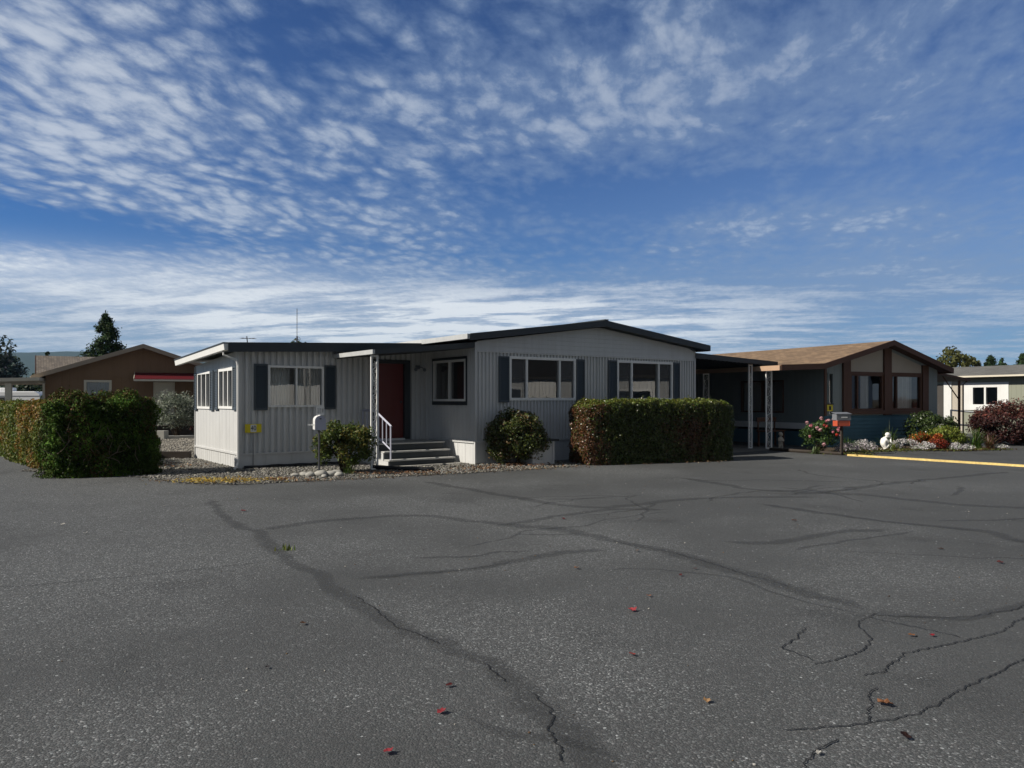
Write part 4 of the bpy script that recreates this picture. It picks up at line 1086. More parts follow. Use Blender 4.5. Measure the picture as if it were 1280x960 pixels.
b = MB(); b.quad((bl, 6, 0.1), (br_, 6, 0.1), (br_, 6, 2.8), (bl, 6, 2.8)); b.quad((bl, 6, .55), (br_, 6, .55), (br_, FV + .02, .55), (bl, FV + .02, .55)); b.build('interior', 'dark_room', bh)
# pale panels in the gable
b = MB()
for a, c in ((-1.48, 0.19), (0.63, 2.29)):
    za = min(top_b(a - bl), top_b(c - bl)); 
    b.prism([(a + .005, FV - 0.012, 2.585), (c - .005, FV - 0.012, 2.585), (c - .005, FV - 0.012, top_b(c - bl) - 0.12), (a + .005, FV - 0.012, top_b(a - bl) - 0.12)], (0, 0.010, 0))
b.build('gable_panel', 'tan_panel', bh)
# blue lap siding below the windows and on the skirting
b = MB(); z = 0.0
while z < 1.05:
    z2 = min(z + 0.125, 1.06)
    b.quad(bf.p(0, 0.046, z), bf.p(br_ - bl, 0.046, z), bf.p(br_ - bl, 0.014, z2), bf.p(0, 0.014, z2)); b.quad(bf.p(0, 0.010, z), bf.p(br_ - bl, 0.010, z), bf.p(br_ - bl, 0.046, z), bf.p(0, 0.046, z))
    if z < 0.5:
        L_ = 16 - FV
        b.quad(bside.p(0, 0.03, z), bside.p(L_, 0.03, z), bside.p(L_, 0.012, z2), bside.p(0, 0.012, z2)); b.quad(bside.p(0, 0.008, z), bside.p(L_, 0.008, z), bside.p(L_, 0.03, z), bside.p(0, 0.03, z))
    z = z2
b.build('lap_siding', 'blue_lap', bh)
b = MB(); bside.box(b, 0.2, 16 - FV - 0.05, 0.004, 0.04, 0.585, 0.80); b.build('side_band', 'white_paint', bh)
# brown boards
b = MB()
for a, c in ((-1.88, -1.50), (0.21, 0.61), (2.31, 2.66)):
    n_ = 2; wd_ = (c - a) / 2
    for j in range(2):
        u0 = a + j * (wd_ + .006); bf.box(b, u0 - bl, u0 + wd_ - .012 - bl, 0.003, 0.075 - j * .012, 1.06, top_b((a + c) / 2 - bl) - 0.05)
bf.box(b, -1.88 - bl, 2.66 - bl, 0.003, 0.10, 1.10, 1.225); bf.box(b, -1.48 - bl, 2.29 - bl, 0.003, 0.05, 2.505, 2.58)
bf.box(b, 0.0, 0.11, 0.003, 0.04, 1.06, 2.68); b.build('brown_board', 'brown_trim', bh)
window(bh, bf, *A1, mull=(A1[0] + 0.36,), fw=0.06, mat='brown_trim', curtains=((A1[0] + .58, A1[0] + 1.0, 'curtain_white', -0.058), (A1[0] + .08, A1[0] + .30, 'curtain_grey', -0.2)))
window(bh, bf, *A2, mull=(A2[0] + 0.30,), fw=0.06, mat='brown_trim', curtains=((A2[0] + .40, A2[0] + 1.08, 'curtain_white', -0.058), (A2[1] - .5, A2[1] - .25, 'curtain_grey', -0.2)))
window(bh, bf, *NW, fw=0.03, mat='bluegrey_wall'); window(bh, bside, *SW, fw=0.04, mat='brown_trim', mull=((SW[0] + SW[1]) / 2,)); window(bh, bside, 16 - 8.5, 16 - 7.2, 1.15, 2.3, fw=0.04, mat='brown_trim')
# roof: main gable plus the flatter carport wing on the left
prof_b = [(-5.20, 2.70), (-3.35, 2.805), (-2.95, 2.80 + 0.0), (pk, pkz), (3.50, 2.75)]
prof_b = [(-5.20, 2.71), (-3.25, 2.79), (pk, pkz), (3.50, 2.75)]
b = MB(); slab(b, prof_b, 0.10, 0.02, 16.4); b.build('roof', 'tan_shingle', bh)
b = MB(); poly = [(u, -0.02, z + 0.015) for u, z in prof_b] + [(u, -0.02, z - 0.17) for u, z in reversed(prof_b)]
b.prism(poly, (0, 0.038, 0)); b.box(3.505, 3.55, 0.02, 16.4, 2.58, 2.74); b.build('rake_board', 'brown_trim', bh)
b = MB(); b.box(-5.27, -5.205, 0.0, 16.4, 2.545, 2.70); b.build('eave_board', 'tan_fascia', bh)
b = MB()
for (u0, z0), (u1, z1) in zip(prof_b[:-1], prof_b[1:]):
    b.quad((u0, 0.02, z0 - .115), (u1, 0.02, z1 - .115), (u1, 16, z1 - .115), (u0, 16, z0 - .115))
b.build('soffit', 'brown_trim', bh)
for v in (0.72, 3.75, 6.8, 9.9, 13): ornate_post(bh, -5.0, v, 0.0, 2.57, 0.27, (1, 0, 0), name='carport_post')
# covered porch on the right
b = MB(); b.hexa([(3.24, 0.6, 2.60), (5.5, 0.6, 2.33), (5.5, 6, 2.33), (3.24, 6, 2.60), (3.24, 0.6, 2.68), (5.5, 0.6, 2.41), (5.5, 6, 2.41), (3.24, 6, 2.68)]); b.build('porch_roof', 'brown_trim', bh)
b = MB(); b.tube([(5.0, 0.75, 0), (5.0, 0.75, 2.36)], 0.055, 4); b.tube([(5.25, 0.75, 0), (5.25, 0.75, 2.2), (5.4, .7, 2.33)], 0.03, 6); b.tube([(5.0, 0.75, 1.6), (4.0, 0.75, 2.5)], 0.03, 4); b.build('porch_post', 'brown_trim', bh)
b = MB()
for p_, q_ in (((6.4, 2, 0), (6.4, 2, 1.2)), ((6.4, 2, 1.18), (8.3, 2, 1.06)), ((6.4, 2, .6), (8.3, 2, .5)), ((8.3, 2, 0), (8.3, 2, 1.08))): b.tube([p_, q_], 0.035, 4)
b.build('porch_railing', 'white_paint', bh)
b = MB(); b.box(3.3, 4.0, 1.0, 2.2, 0, 0.35); b.box(3.3, 4.0, .7, .999, 0, .18); b.build('porch_step', 'concrete', bh)
# yellow number on the wall
ns2 = thing('number_sign', 'tiny yellow plate with a dark mark on the blue home above its mailbox', 'sign', WB(-2.50, FV - 0.02, 1.33), BT)
b = MB(); b.box(-0.14, 0.14, -0.012, 0.0, -0.11, 0.11); b.build('board', 'sign_yellow', ns2)
b = MB(); b.box(-0.045, 0.05, -0.016, -0.0125, -0.07, 0.06); b.box(-0.12, 0.14, -0.05, -0.0125, 0.115, 0.15); b.build('dark_mark', 'sign_black', ns2)

# blue home's mailbox with orange paper box
m2 = thing('mailbox', 'dark grey mailbox above an orange newspaper box beside the rose bush', 'mailbox', (9.55, 22.25, 0), R(14))
b = MB(); b.box(-0.03, 0.03, -0.03, 0.03, 0, 0.84); b.build('post', 'timber', m2)
b = MB(); b.box(-0.24, 0.24, -0.1, 0.1, 1.02, 1.19); b.prism([(-0.26, -0.115, 1.19), (0.26, -0.115, 1.19), (0.26, 0.115, 1.235), (-0.26, 0.115, 1.235)], (0, 0, 0.012)); b.build('letter_box', 'mail_grey', m2)
b = MB(); b.box(-0.09, 0.12, -0.104, -0.1005, 1.08, 1.12); b.build('name_label', 'sign_white', m2)
b = MB(); b.box(-0.22, 0.20, -0.105, 0.1, 0.845, 0.86); b.box(-0.22, 0.20, -0.105, 0.1, 0.985, 1.0); b.box(-0.22, -0.205, -0.105, 0.1, .86, .985); b.box(0.185, 0.2, -0.105, 0.1, .86, .985); b.box(-.205, .185, -.10, -.09, .862, .983); b.build('paper_box', 'mail_orange', m2)

# kerb, flower bed, steps of planting
kb = MB(); A, B = Vector((9.6, 21.93, 0)), Vector((13.3, 16.85, 0)); dd_ = (B - A).normalized(); nn_ = Vector((-dd_.y, dd_.x, 0))
n_ = 26; prev = None
for i in range(n_):
    p0 = A.lerp(B, i / n_) ; p1 = A.lerp(B, (i + 1) / n_); o_ = nn_ * 0.012 * math.sin(i * 1.7)
    a, b_, c, d_ = p0 + o_ + nn_ * .055, p0 + o_ - nn_ * .055, p1 - nn_ * .055 + nn_ * 0.012 * math.sin((i + 1) * 1.7), p1 + nn_ * .055 + nn_ * 0.012 * math.sin((i + 1) * 1.7)
    z = Vector((0, 0, 0.055))
    kb.add([a, b_, c, d_, a * 1 + z - nn_ * .012, b_ + z + nn_ * .012, c + z + nn_ * .012, d_ + z - nn_ * .012], [(4, 5, 6, 7), (1, 2, 6, 5), (3, 0, 4, 7)] + ([(0, 1, 5, 4)] if i == 0 else []))
kb_o = kb.build('kerb', 'kerb_yellow'); kb_o['kind'] = 'structure'
bedp = [(8.0, 24.2), (8.9, 22.9), (9.6, 22.15), (10.3, 23.2), (11.8, 24.15), (12.9, 24.4), (14.2, 24.0), (15.6, 24.55), (15.9, 25.6), (16.6, 28.0), (14.5, 27.4), (10.8, 25.7)]
sheet('flower_bed', bedp, 0.014, 'soil', cuts=0.3, jit=0.06, seed=6)

# rose bush with separate blooms
rb = bush('rose_bush', 'rose bush with pink and red blooms left of the grey and orange mailbox', 'rose bush', (9.22, 22.95, 0), 0.62, 0.5, 1.02, 2600,
          pal((0.045, 0.085, 0.02), (0.06, 0.11, 0.025), (0.035, 0.07, 0.018)), (0.06, 0.04), 51, 'leaf', 40, 0.1, 14, 0.17, 0.6)
rr = np.random.default_rng(17)
def bloom(col, r, sd):
    rg_ = np.random.default_rng(sd); n = 34; d_ = unit(rg_.normal(0, 1, (n, 3)) + np.array([0, 0, .3])); P = d_ * r * rg_.uniform(.35, 1, (n, 1))
    o = leaves('rose_bloom', P, d_, r * 1.1, r * 1.1, tint(n, col, .18, rg_, .05), 'petal', None, spread=.3, rng=rg_); return o
protos = [bloom(c, .05, i) for i, c in enumerate([(0.62, 0.25, 0.29), (0.52, 0.10, 0.09), (0.66, 0.40, 0.42), (0.52, 0.05, 0.03)])]
spots = [(-.52, -.3, .93, 2), (-.42, -.35, .84, 0), (-.1, -.3, 1.06, 2), (.03, -.35, .98, 0), (-.05, -.4, .86, 1), (.02, -.42, .82, 1), (.12, -.3, 1.0, 2), (.3, -.32, .9, 0), (.42, -.3, .78, 0), (.36, -.4, .72, 0), (.5, -.25, .72, 0), (.3, -.45, .58, 3), (.48, -.3, .55, 0), (-.1, -.5, .3, 2), (-.45, -.35, .52, 0), (.27, -.3, 1.03, 2), (-.25, -.38, .78, 2), (-.18, -.4, .72, 2), (.45, -.1, .98, 2), (.2, -.42, .66, 0)]
first = [True] * 4
for (x, y, z, k) in spots:
    o = protos[k] if first[k] else protos[k].copy()
    if not first[k]: COL.objects.link(o)
    first[k] = False; o.parent = rb; o.location = (x, y, z); o.rotation_euler = (rr.uniform(0, 1), rr.uniform(0, 1), rr.uniform(0, 6)); o.scale = [rr.uniform(.7, 1.05)] * 3

# planting along the blue home
WHITE = pal((0.62, 0.60, 0.60), (0.50, 0.48, 0.50), (0.30, 0.34, 0.26), (0.66, 0.63, 0.62))
PINKW = pal((0.50, 0.42, 0.46), (0.40, 0.36, 0.40), (0.16, 0.20, 0.13))
bush('spherical_shrub', 'rounded dark green shrub under the right picture window of the blue home', 'shrub', (14.45, 26.55, 0), 0.92, 0.7, 1.22, 6500, pal((0.032, 0.055, 0.014), (0.05, 0.075, 0.02), (0.04, 0.062, 0.016)), (0.075, 0.045), 61, 'glossy_leaf', 70, 0.05, 6, 0.22, 0.3)
bush('golden_shrub', 'bright yellow green shrub behind the orange red flowers', 'shrub', (14.25, 25.15, 0), 0.70, 0.42, 0.74, 3000, pal((0.16, 0.20, 0.03), (0.12, 0.17, 0.025), (0.20, 0.22, 0.04)), (0.075, 0.04), 62, 'leaf', 36, 0.05, 5, 0.18, 0.5)
bush('flower_cushion', 'orange red leaved plant in front of the yellow green shrub', 'flowers', (13.35, 24.75, 0), 0.55, 0.34, 0.55, 2200, pal((0.42, 0.08, 0.025), (0.10, 0.13, 0.03), (0.46, 0.15, 0.035), (0.28, 0.04, 0.02), (0.16, 0.16, 0.03)), (0.06, 0.036), 63, 'petal', 30, 0.03, 4, 0.15, 0.5)
bush('flower_cushion', 'dark red flower cushion low at the front of the bed', 'flowers', (13.52, 24.35, 0), 0.30, 0.2, 0.34, 900, pal((0.22, 0.03, 0.02), (0.36, 0.07, 0.03), (0.12, 0.03, 0.02)), (0.05, 0.035), 64, 'petal', 18, 0.02, 3, 0.12, 0.5)
for (x, y, r, h, sd, colr, lab) in [(12.60, 24.65, .42, .36, 65, WHITE, 'mound of silvery white flowers just right of the white statue'), (13.05, 24.25, .34, .24, 66, WHITE, 'low white flowers left of the dark red cushion'),
        (14.05, 24.05, .40, .26, 67, WHITE, 'white flower mound right of the dark red cushion'), (10.75, 23.75, .60, .26, 68, PINKW, 'pale mauve groundcover flowers left of the white statue'),
        (9.95, 22.85, .38, .34, 69, PINKW, 'pale pink flowers behind the dark grey mailbox post'), (11.3, 24.65, .40, .30, 70, WHITE, 'white flowers against the blue wall behind the statue'), (15.75, 24.75, .24, .12, 71, WHITE, 'small white flower patch at the far right end of the bed')]:
    bush('flower_mound', lab, 'flowers', (x, y, 0), r, r * .7, h, 900, colr, (0.042, 0.03), sd, 'petal', 26, 0.0, 3, 0.10, 0.5, group='pale flower mounds in the bed')
for (x, y, n, L, sd, colr, lab) in [(12.35, 25.15, 150, .62, 81, (0.055, 0.095, 0.022), 'tall spiky green plant beside the white statue'), (14.95, 24.75, 170, .62, 82, (0.07, 0.12, 0.025), 'large clump of strap leaves at the right of the bed'),
        (15.3, 24.6, 60, .50, 83, (0.16, 0.10, 0.05), 'browning strap leaves at the far right of the bed'), (12.05, 24.30, 60, .34, 84, (0.20, 0.24, 0.06), 'pale green strappy plant at the feet of the white statue'),
        (10.7, 24.55, 90, .40, 85, (0.045, 0.08, 0.02), 'dark grassy plant against the blue lap siding'), (14.6, 26.2, 90, .7, 86, (0.05, 0.085, 0.02), 'dark strap leaves beneath the rounded shrub'), (9.0, 22.75, 70, .3, 87, (0.07, 0.10, 0.03), 'low grass below the rose bush')]:
    r_ = thing('strappy_plant', lab, 'plant', (x, y, 0), 0, 'strappy plants in the bed'); rg = np.random.default_rng(sd)
    blades('foliage', (0, 0, 0), n, L, 0.045, tint(n, colr, .25, rg), r_, rg, 0.45, droop=.7)
    if sd in (81,):
        blades('flower_spike', (0, 0, 0), 7, .8, 0.014, tint(7, (0.25, 0.26, 0.16), .2, rg), r_, rg, 0.16, droop=.1)
    if sd in (82, 83): blades('pale_leaf', (0, 0, 0), 5, .6, 0.05, tint(5, (0.62, 0.60, 0.45), .15, rg), r_, rg, 0.9, droop=.6)
gc = litter('bed_groundcover', [(11.0, 23.6, .5, .3), (12.2, 24.15, .6, .2), (13.6, 23.95, .5, .15), (14.9, 24.4, .5, .2), (9.9, 22.6, .3, .3), (10.3, 23.2, .25, .2)], 2600, [(0.07, 0.10, 0.025), (0.11, 0.10, 0.035), (0.13, 0.15, 0.04), (0.10, 0.06, 0.03)], 0.07, 0.03, 91)

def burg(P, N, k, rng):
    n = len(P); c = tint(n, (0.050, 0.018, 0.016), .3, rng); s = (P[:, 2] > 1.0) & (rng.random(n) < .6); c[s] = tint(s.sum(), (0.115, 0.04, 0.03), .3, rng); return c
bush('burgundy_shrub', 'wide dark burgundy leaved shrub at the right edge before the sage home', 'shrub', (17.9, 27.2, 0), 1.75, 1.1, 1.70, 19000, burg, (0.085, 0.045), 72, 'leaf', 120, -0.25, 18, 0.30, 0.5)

# ---- statues
def figure(name, V, E, Rr, mat, parent, sub=2):
    me = bpy.data.meshes.new(name); me.from_pydata(V, E, []); o = bpy.data.objects.new(name, me); COL.objects.link(o)
    sk_ = o.modifiers.new('skin', 'SKIN'); sk_.use_smooth_shade = True
    if not me.skin_vertices: bpy.context.view_layer.update()
    for i, r in enumerate(Rr):
        sv = me.skin_vertices[0].data[i]; sv.radius = (r, r) if not isinstance(r, tuple) else r; sv.use_root = (i == 0)
    ss_ = o.modifiers.new('sub', 'SUBSURF'); ss_.levels = sub; ss_.render_levels = sub
    dg = bpy.context.evaluated_depsgraph_get(); m2_ = bpy.data.meshes.new_from_object(o.evaluated_get(dg))
    bpy.data.objects.remove(o); r_ = bpy.data.objects.new(name, m2_); COL.objects.link(r_); r_.parent = parent
    m2_.materials.clear(); m2_.materials.append(M[mat]); m2_.polygons.foreach_set('use_smooth', [True] * len(m2_.polygons))
    return r_
stt = thing('statue', 'white seated figure statue bowing its head into its hand among the flowers', 'statue', (11.88, 24.4, 0.0), R(10))
V = [(-.10, 0, .09), (-.13, 0, .20), (-.10, 0, .31), (-.04, 0, .385), (.02, 0, .425), (.075, 0, .455),
     (-.03, -.06, .09), (.16, -.075, .255), (.10, -.08, .06), (.19, -.08, .025),
     (-.03, .06, .09), (.15, .075, .25), (.10, .08, .06), (.19, .08, .025),
     (-.06, -.10, .345), (.10, -.10, .21), (.135, -.04, .36),
     (-.06, .10, .345), (.09, .11, .24), (.19, .05, .17)]
E_ = [(0, 1), (1, 2), (2, 3), (3, 4), (4, 5), (0, 6), (6, 7), (7, 8), (8, 9), (0, 10), (10, 11), (11, 12), (12, 13), (2, 14), (14, 15), (15, 16), (2, 17), (17, 18), (18, 19)]
Rr = [.095, .092, .095, .055, .04, .045, .06, .045, .034, .03, .06, .045, .034, .03, .048, .034, .028, .048, .034, .026]
fig = figure('figure', V, E_, Rr, 'statue_white', stt)
b = MB(); b.ball((.085, 0, .475), .075, 14, (1.05, .92, 1.08)); b.ball((.152, -.0, .455), .016, 6)
b.build('head', 'statue_white', fig, smooth=True)
b = MB(); b.ball((.06, 0, .50), .078, 12, (1.0, .98, .95)); b.build('hair', 'statue_white', fig, smooth=True)
b = MB()
for y in (-.055, -.042, -.029, -.016): b.tube([(.135, y, .36), (.150, y, .395), (.142, y * .9, .42)], [.010, .009, .007], 5)
b.build('hand', 'statue_white', fig, smooth=True)
b = MB(); b.ball((.02, 0, .02), .2, 12, (1.15, .7, .22)); b.build('plinth', 'statue_white', stt, smooth=True)
ch = thing('statue', 'grey stone statue of a standing child in the shade by the carport post', 'statue', (8.55, 24.45, 0), R(20))
V = [(0, 0, .20), (0, 0, .29), (0, -.005, .38), (0, -.01, .425), (0, -.015, .45), (-.035, 0, .19), (-.045, -.005, .10), (-.05, -.01, .05), (.035, 0, .19), (.05, -.02, .10), (.05, -.01, .05),
     (-.065, 0, .375), (-.095, -.03, .30), (-.04, -.085, .28), (.065, 0, .375), (.095, -.03, .30), (.03, -.09, .30)]
E_ = [(0, 1), (1, 2), (2, 3), (3, 4), (0, 5), (5, 6), (6, 7), (0, 8), (8, 9), (9, 10), (2, 11), (11, 12), (12, 13), (2, 14), (14, 15), (15, 16)]
Rr = [.062, .058, .06, .032, .03, .045, .035, .03, .045, .035, .03, .036, .026, .022, .036, .026, .022]
fig = figure('figure', V, E_, Rr, 'statue_grey', ch)
b = MB(); b.ball((0, -.015, .50), .062, 12, (1, 1, 1.1)); b.ball((0, -.076, .495), .012, 6); b.build('head', 'statue_grey', fig, smooth=True)
b = MB(); b.ball((0, .002, .522), .064, 12, (1.02, 1, .95)); b.build('hair', 'statue_grey', fig, smooth=True)
b = MB(); b.ball((0, -.10, .30), .045, 8, (1.2, .8, .7)); b.build('bowl', 'statue_grey', fig, smooth=True)
b = MB(); b.box(-.11, .11, -.09, .09, 0, .045); b.build('plinth', 'statue_grey', ch, bevel=.01)
# dark bench in the carport
bn = thing('bench', 'dark brown wooden bench in the shade beside the carport posts', 'bench', WB(-4.0, 1.6), BT + R(10))
b = MB()
for y in (-.15, 0, .15): b.box(-.55, .55, y - .06, y + .06, .52, .56)
b.build('seat', 'brown_trim', bn)
for x in (-.5, .46):
    for y in (-.18, .14): bb = MB(); bb.box(x, x + .05, y, y + .05, 0, .519); bb.build('leg', 'brown_trim', bn)
b = MB(); b.box(-.55, .55, .17, .2, .85, 1.0); b.box(-.5, -.45, .17, .2, .561, .849); b.box(.45, .5, .17, .2, .561, .849); b.build('backrest', 'brown_trim', bn)
gd = MB(); gpts = [(8.15, 24.25), (8.7, 23.35), (9.2, 22.55), (9.5, 22.1)]
for i in range(3):
    for j in range(4):
        t_ = (i * 4 + j) / 12; x = np.interp(t_, [0, .33, .66, 1], [p[0] for p in gpts]); y = np.interp(t_, [0, .33, .66, 1], [p[1] for p in gpts])
edg = MB(); 
for (x0, y0), (x1, y1) in zip(gpts[:-1], gpts[1:]):
    edg.tube([(x0, y0, .05), (x1, y1, .05)], .055, 6)
tag(edg.build('timber_edging', 'timber'), 'dark timber edging round the bed below the rose bush', 'edging')

# ================================================================== sage home at far right
SA = (23.5, 33.0); sv = Vector((-math.sin(R(25)), math.cos(R(25)), 0))
sg = thing('ranch_house', 'sage green home with grey shingle roof and white framed window at the far right', 'house', (SA[0], SA[1], 0), R(25))
sf = F((0, 15, 0), -ey, -ex)
GW = (15 - 3.9, 15 - 2.55, 1.30, 2.28)
b = MB(); siding(b, sf, 17, 0, 2.72, grooves(17, 0.22, .008, .012), [GW])
b.prism([(0, -2, 0), (8, -2, 0), (8, -2, 2.7), (4, -2, 3.4), (0, -2, 2.7)], (0, 0.01, 0)); b.quad((8, -2, 0), (8, 15, 0), (8, 15, 2.7), (8, -2, 2.7)); b.prism([(0, 15, 0), (8, 15, 0), (8, 15, 2.7), (4, 15, 3.4), (0, 15, 2.7)], (0, 0.01, 0))
b.build('siding', 'sage_wall', sg)
b = MB(); b.box(.3, 7.8, -1.9, 14.9, .4, .5); b.build('floor', 'dark_room', sg)
b = MB(); slab(b, [(-0.45, 2.74), (4, 3.36), (8.45, 2.74)], .1, -2.4, 15.4); b.build('roof', 'weathered_shingle', sg)
b = MB(); b.box(-.52, -.455, -2.4, 15.4, 2.66, 2.735); b.build('gutter', 'cream', sg)
window(sg, sf, *GW, mull=((GW[0] + GW[1]) / 2,), fw=.09, mat='aged_white')
b = MB(); sf.box(b, GW[0] - .42, GW[0] - .013, .004, .03, 1.12, 2.42); sf.box(b, GW[1] + .013, GW[1] + .42, .004, .03, 1.12, 2.42); sf.box(b, GW[0] - .012, GW[1] + .012, .004, .03, GW[3] + .013, 2.42); sf.box(b, GW[0] - .012, GW[1] + .012, .004, .05, 1.12, GW[2] - .013); b.build('window_surround', 'aged_white', sg)
b = MB(); sf.box(b, 15 - 5.80, 15 - 5.32, .004, .03, .55, 2.35); b.build('side_door', 'dark_room', sg)
b = MB(); sf.box(b, 15 - 5.27, 15 - 4.87, .004, .06, .1, 2.5); b.build('pilaster', 'aged_white', sg)
b = MB(); sf.box(b, 15 - 4.85, 15 - 4.34, .004, .02, .1, 2.5); b.build('shade_panel', 'statue_grey', sg)  # stands for a shaded stretch of wall; the shade is in its colour

# ================================================================== brown home at left
NTH = R(24); NX, NY = -16.8, 35.0
cn, sn = math.cos(NTH), math.sin(NTH)
def WN(u, v, z=0.0): return Vector((NX + u * cn - v * sn, NY + u * sn + v * cn, z))
nh = thing('gabled_house', 'brown gabled home with a dark red awning behind the dark green hedge', 'house', (NX, NY, 0), NTH)
nf_ = F((-3.9, .4, 0), ex, -ey)
topn = lambda s: 4.02 - abs(s - 3.9) * .34 
NWn = (-2.40 + 3.9, -1.32 + 3.9, 1.35, 2.48); ND = (0.42 + 3.9, 1.30 + 3.9, .45, 2.42)
b = MB(); siding(b, nf_, 7.8, 0, topn, grooves(7.8, .3, .006, .012), [NWn, ND])
b.quad((-3.9, .4, 0), (-3.9, 15, 0), (-3.9, 15, 2.7), (-3.9, .4, 2.7)); b.quad((3.9, .4, 0), (3.9, 15, 0), (3.9, 15, 2.7), (3.9, .4, 2.7)); b.quad((-3.9, 15, 0), (3.9, 15, 0), (3.9, 15, 2.7), (-3.9, 15, 2.7))
nf_.box(b, 0, 7.8, .003, .02, 2.62, 2.66); b.build('siding', 'brown_wall', nh)
b = MB(); slab(b, [(-4.35, 2.66), (0, 4.14), (4.35, 2.66)], .1, .02, 15.4); b.build('roof', 'grey_shingle', nh)
b = MB(); tn = [(-4.38, 2.665), (0, 4.155), (4.38, 2.665)]; b.prism([(u, -.03, z) for u, z in tn] + [(u, -.03, z - .19) for u, z in reversed(tn)], (0, .045, 0)); b.build('rake_board', 'taupe_trim', nh)
b = MB(); b.box(-4.43, -4.355, .02, 15.4, 2.5, 2.62); b.tube([(-4.38, .25, 2.52), (-4.1, .36, 2.36), (-3.96, .33, 2.3), (-3.96, .33, 0)], .05, 6); b.build('gutter', 'cream', nh)
window(nh, nf_, *NWn, fw=.09, mat='cream', curtains=((NWn[0] + .1, NWn[1] - .1, 'curtain_grey', -.08),))
b = MB(); nf_.box(b, ND[0] + .06, ND[1] - .06, -.08, -.04, ND[2], ND[3] - .05); b.build('front_door', 'pale_door', nh)
b = MB(); nf_.box(b, ND[0] - .012, ND[0] + .06, -.08, .03, ND[2], ND[3]); nf_.box(b, ND[1] - .06, ND[1] + .012, -.08, .03, ND[2], ND[3]); nf_.box(b, ND[0] + .06, ND[1] - .06, -.08, .03, ND[3] - .05, ND[3] + .01); b.build('door_frame', 'cream', nh)
b = MB(); b.hexa([(-.35, -.75, 2.50), (4.2, -.75, 2.50), (4.2, .38, 2.80), (-.35, .38, 2.80), (-.35, -.75, 2.54), (4.2, -.75, 2.54), (4.2, .38, 2.86), (-.35, .38, 2.86)]); b.build('awning', 'red_awning', nh)
b = MB(); b.box(-.37, 4.2, -.80, -.755, 2.44, 2.52); b.prism([(-.375, -.75, 2.48), (-.375, .38, 2.74), (-.375, .38, 2.88), (-.375, -.75, 2.56)], (.022, 0, 0)); b.build('awning_edge', 'cream', nh)
b = MB()
for x in np.arange(1.5, 4.0, .14): b.tube([(x, -.9, .45), (x, -.9, 1.3)], .012, 4)
b.tube([(1.45, -.9, 1.3), (4.0, -.9, 1.3)], .025, 4); b.build('railing', 'black_iron', nh)
b = MB(); b.box(.2, 4.0, -1.0, .38, 0, .45); b.build('porch_deck', 'timber', nh)
b = MB(); b.hexa([(-9.5, -1.0, 2.20), (-3.95, -1.0, 2.42), (-3.95, 6, 2.42), (-9.5, 6, 2.2), (-9.5, -1.0, 2.36), (-3.95, -1.0, 2.56), (-3.95, 6, 2.56), (-9.5, 6, 2.36)]); b.build('carport_roof', 'cream', nh)
b = MB(); b.box(-5.2, -4.97, -.85, -.6, 0, 2.30); b.build('carport_post', 'cream', nh)

gh = thing('shingled_house', 'grey shingled roof of a house standing behind the brown gabled home', 'house', (-27.3, 44, 0), R(31.8))
b = MB(); b.box(.4, 7.4, .8, 8, 0, 2.6); b.prism([(.4, .8, 2.6), (.4, 8, 2.6), (.4, 4.4, 3.95)], (7.0, 0, 0)); b.build('wall', 'taupe_trim', gh)
b = MB(); b.prism([(0, 0, 2.72), (0, 4.4, 4.36), (0, 8.8, 2.72), (0, 8.8, 2.58), (0, 4.4, 4.22), (0, 0, 2.58)], (8.0, 0, 0)); b.build('roof', 'grey_shingle', gh)
b = MB(); b.prism([(-.03, -.03, 2.74), (-.03, 4.4, 4.385), (-.03, 8.8, 2.74), (-.03, 8.8, 2.5), (-.03, 4.4, 4.15), (-.03, -.03, 2.5)], (.028, 0, 0)); b.build('rake_board', 'brown_trim', gh)

tl = thing('travel_trailer', 'white travel trailer parked far left beyond the cream carport post', 'trailer', (-49.2, 75, 0), R(6))
b = MB(); b.prism([(-4, -1.2, .5), (3.2, -1.2, .5), (3.7, -1.2, 1.2), (3.5, -1.2, 2.1), (3.0, -1.2, 2.42), (-3.7, -1.2, 2.42), (-4, -1.2, 2.2)], (0, 2.4, 0)); b.build('body', 'far_white', tl, bevel=.08)
b = MB(); b.box(-.6, .6, -.4, .4, 2.42, 2.78); b.box(-2.6, -2.2, -.2, .2, 2.42, 2.6); b.build('roof_unit', 'far_white', tl, bevel=.08)
for x in (-3.3, -1.2): b = MB(); b.box(x, x + 1.5, -1.23, -1.201, 1.25, 1.85); b.build('window', 'black_rubber', tl)
b = MB(); b.box(-4, 3.4, -1.225, -1.201, 1.95, 2.0); b.build('stripe', 'mail_grey', tl)
for x in (-.9, .1):
    b = MB(); b.tube([(x, -1.25, .36), (x, -1.0, .36)], .36, 14); b.build('wheel', 'black_rubber', tl)

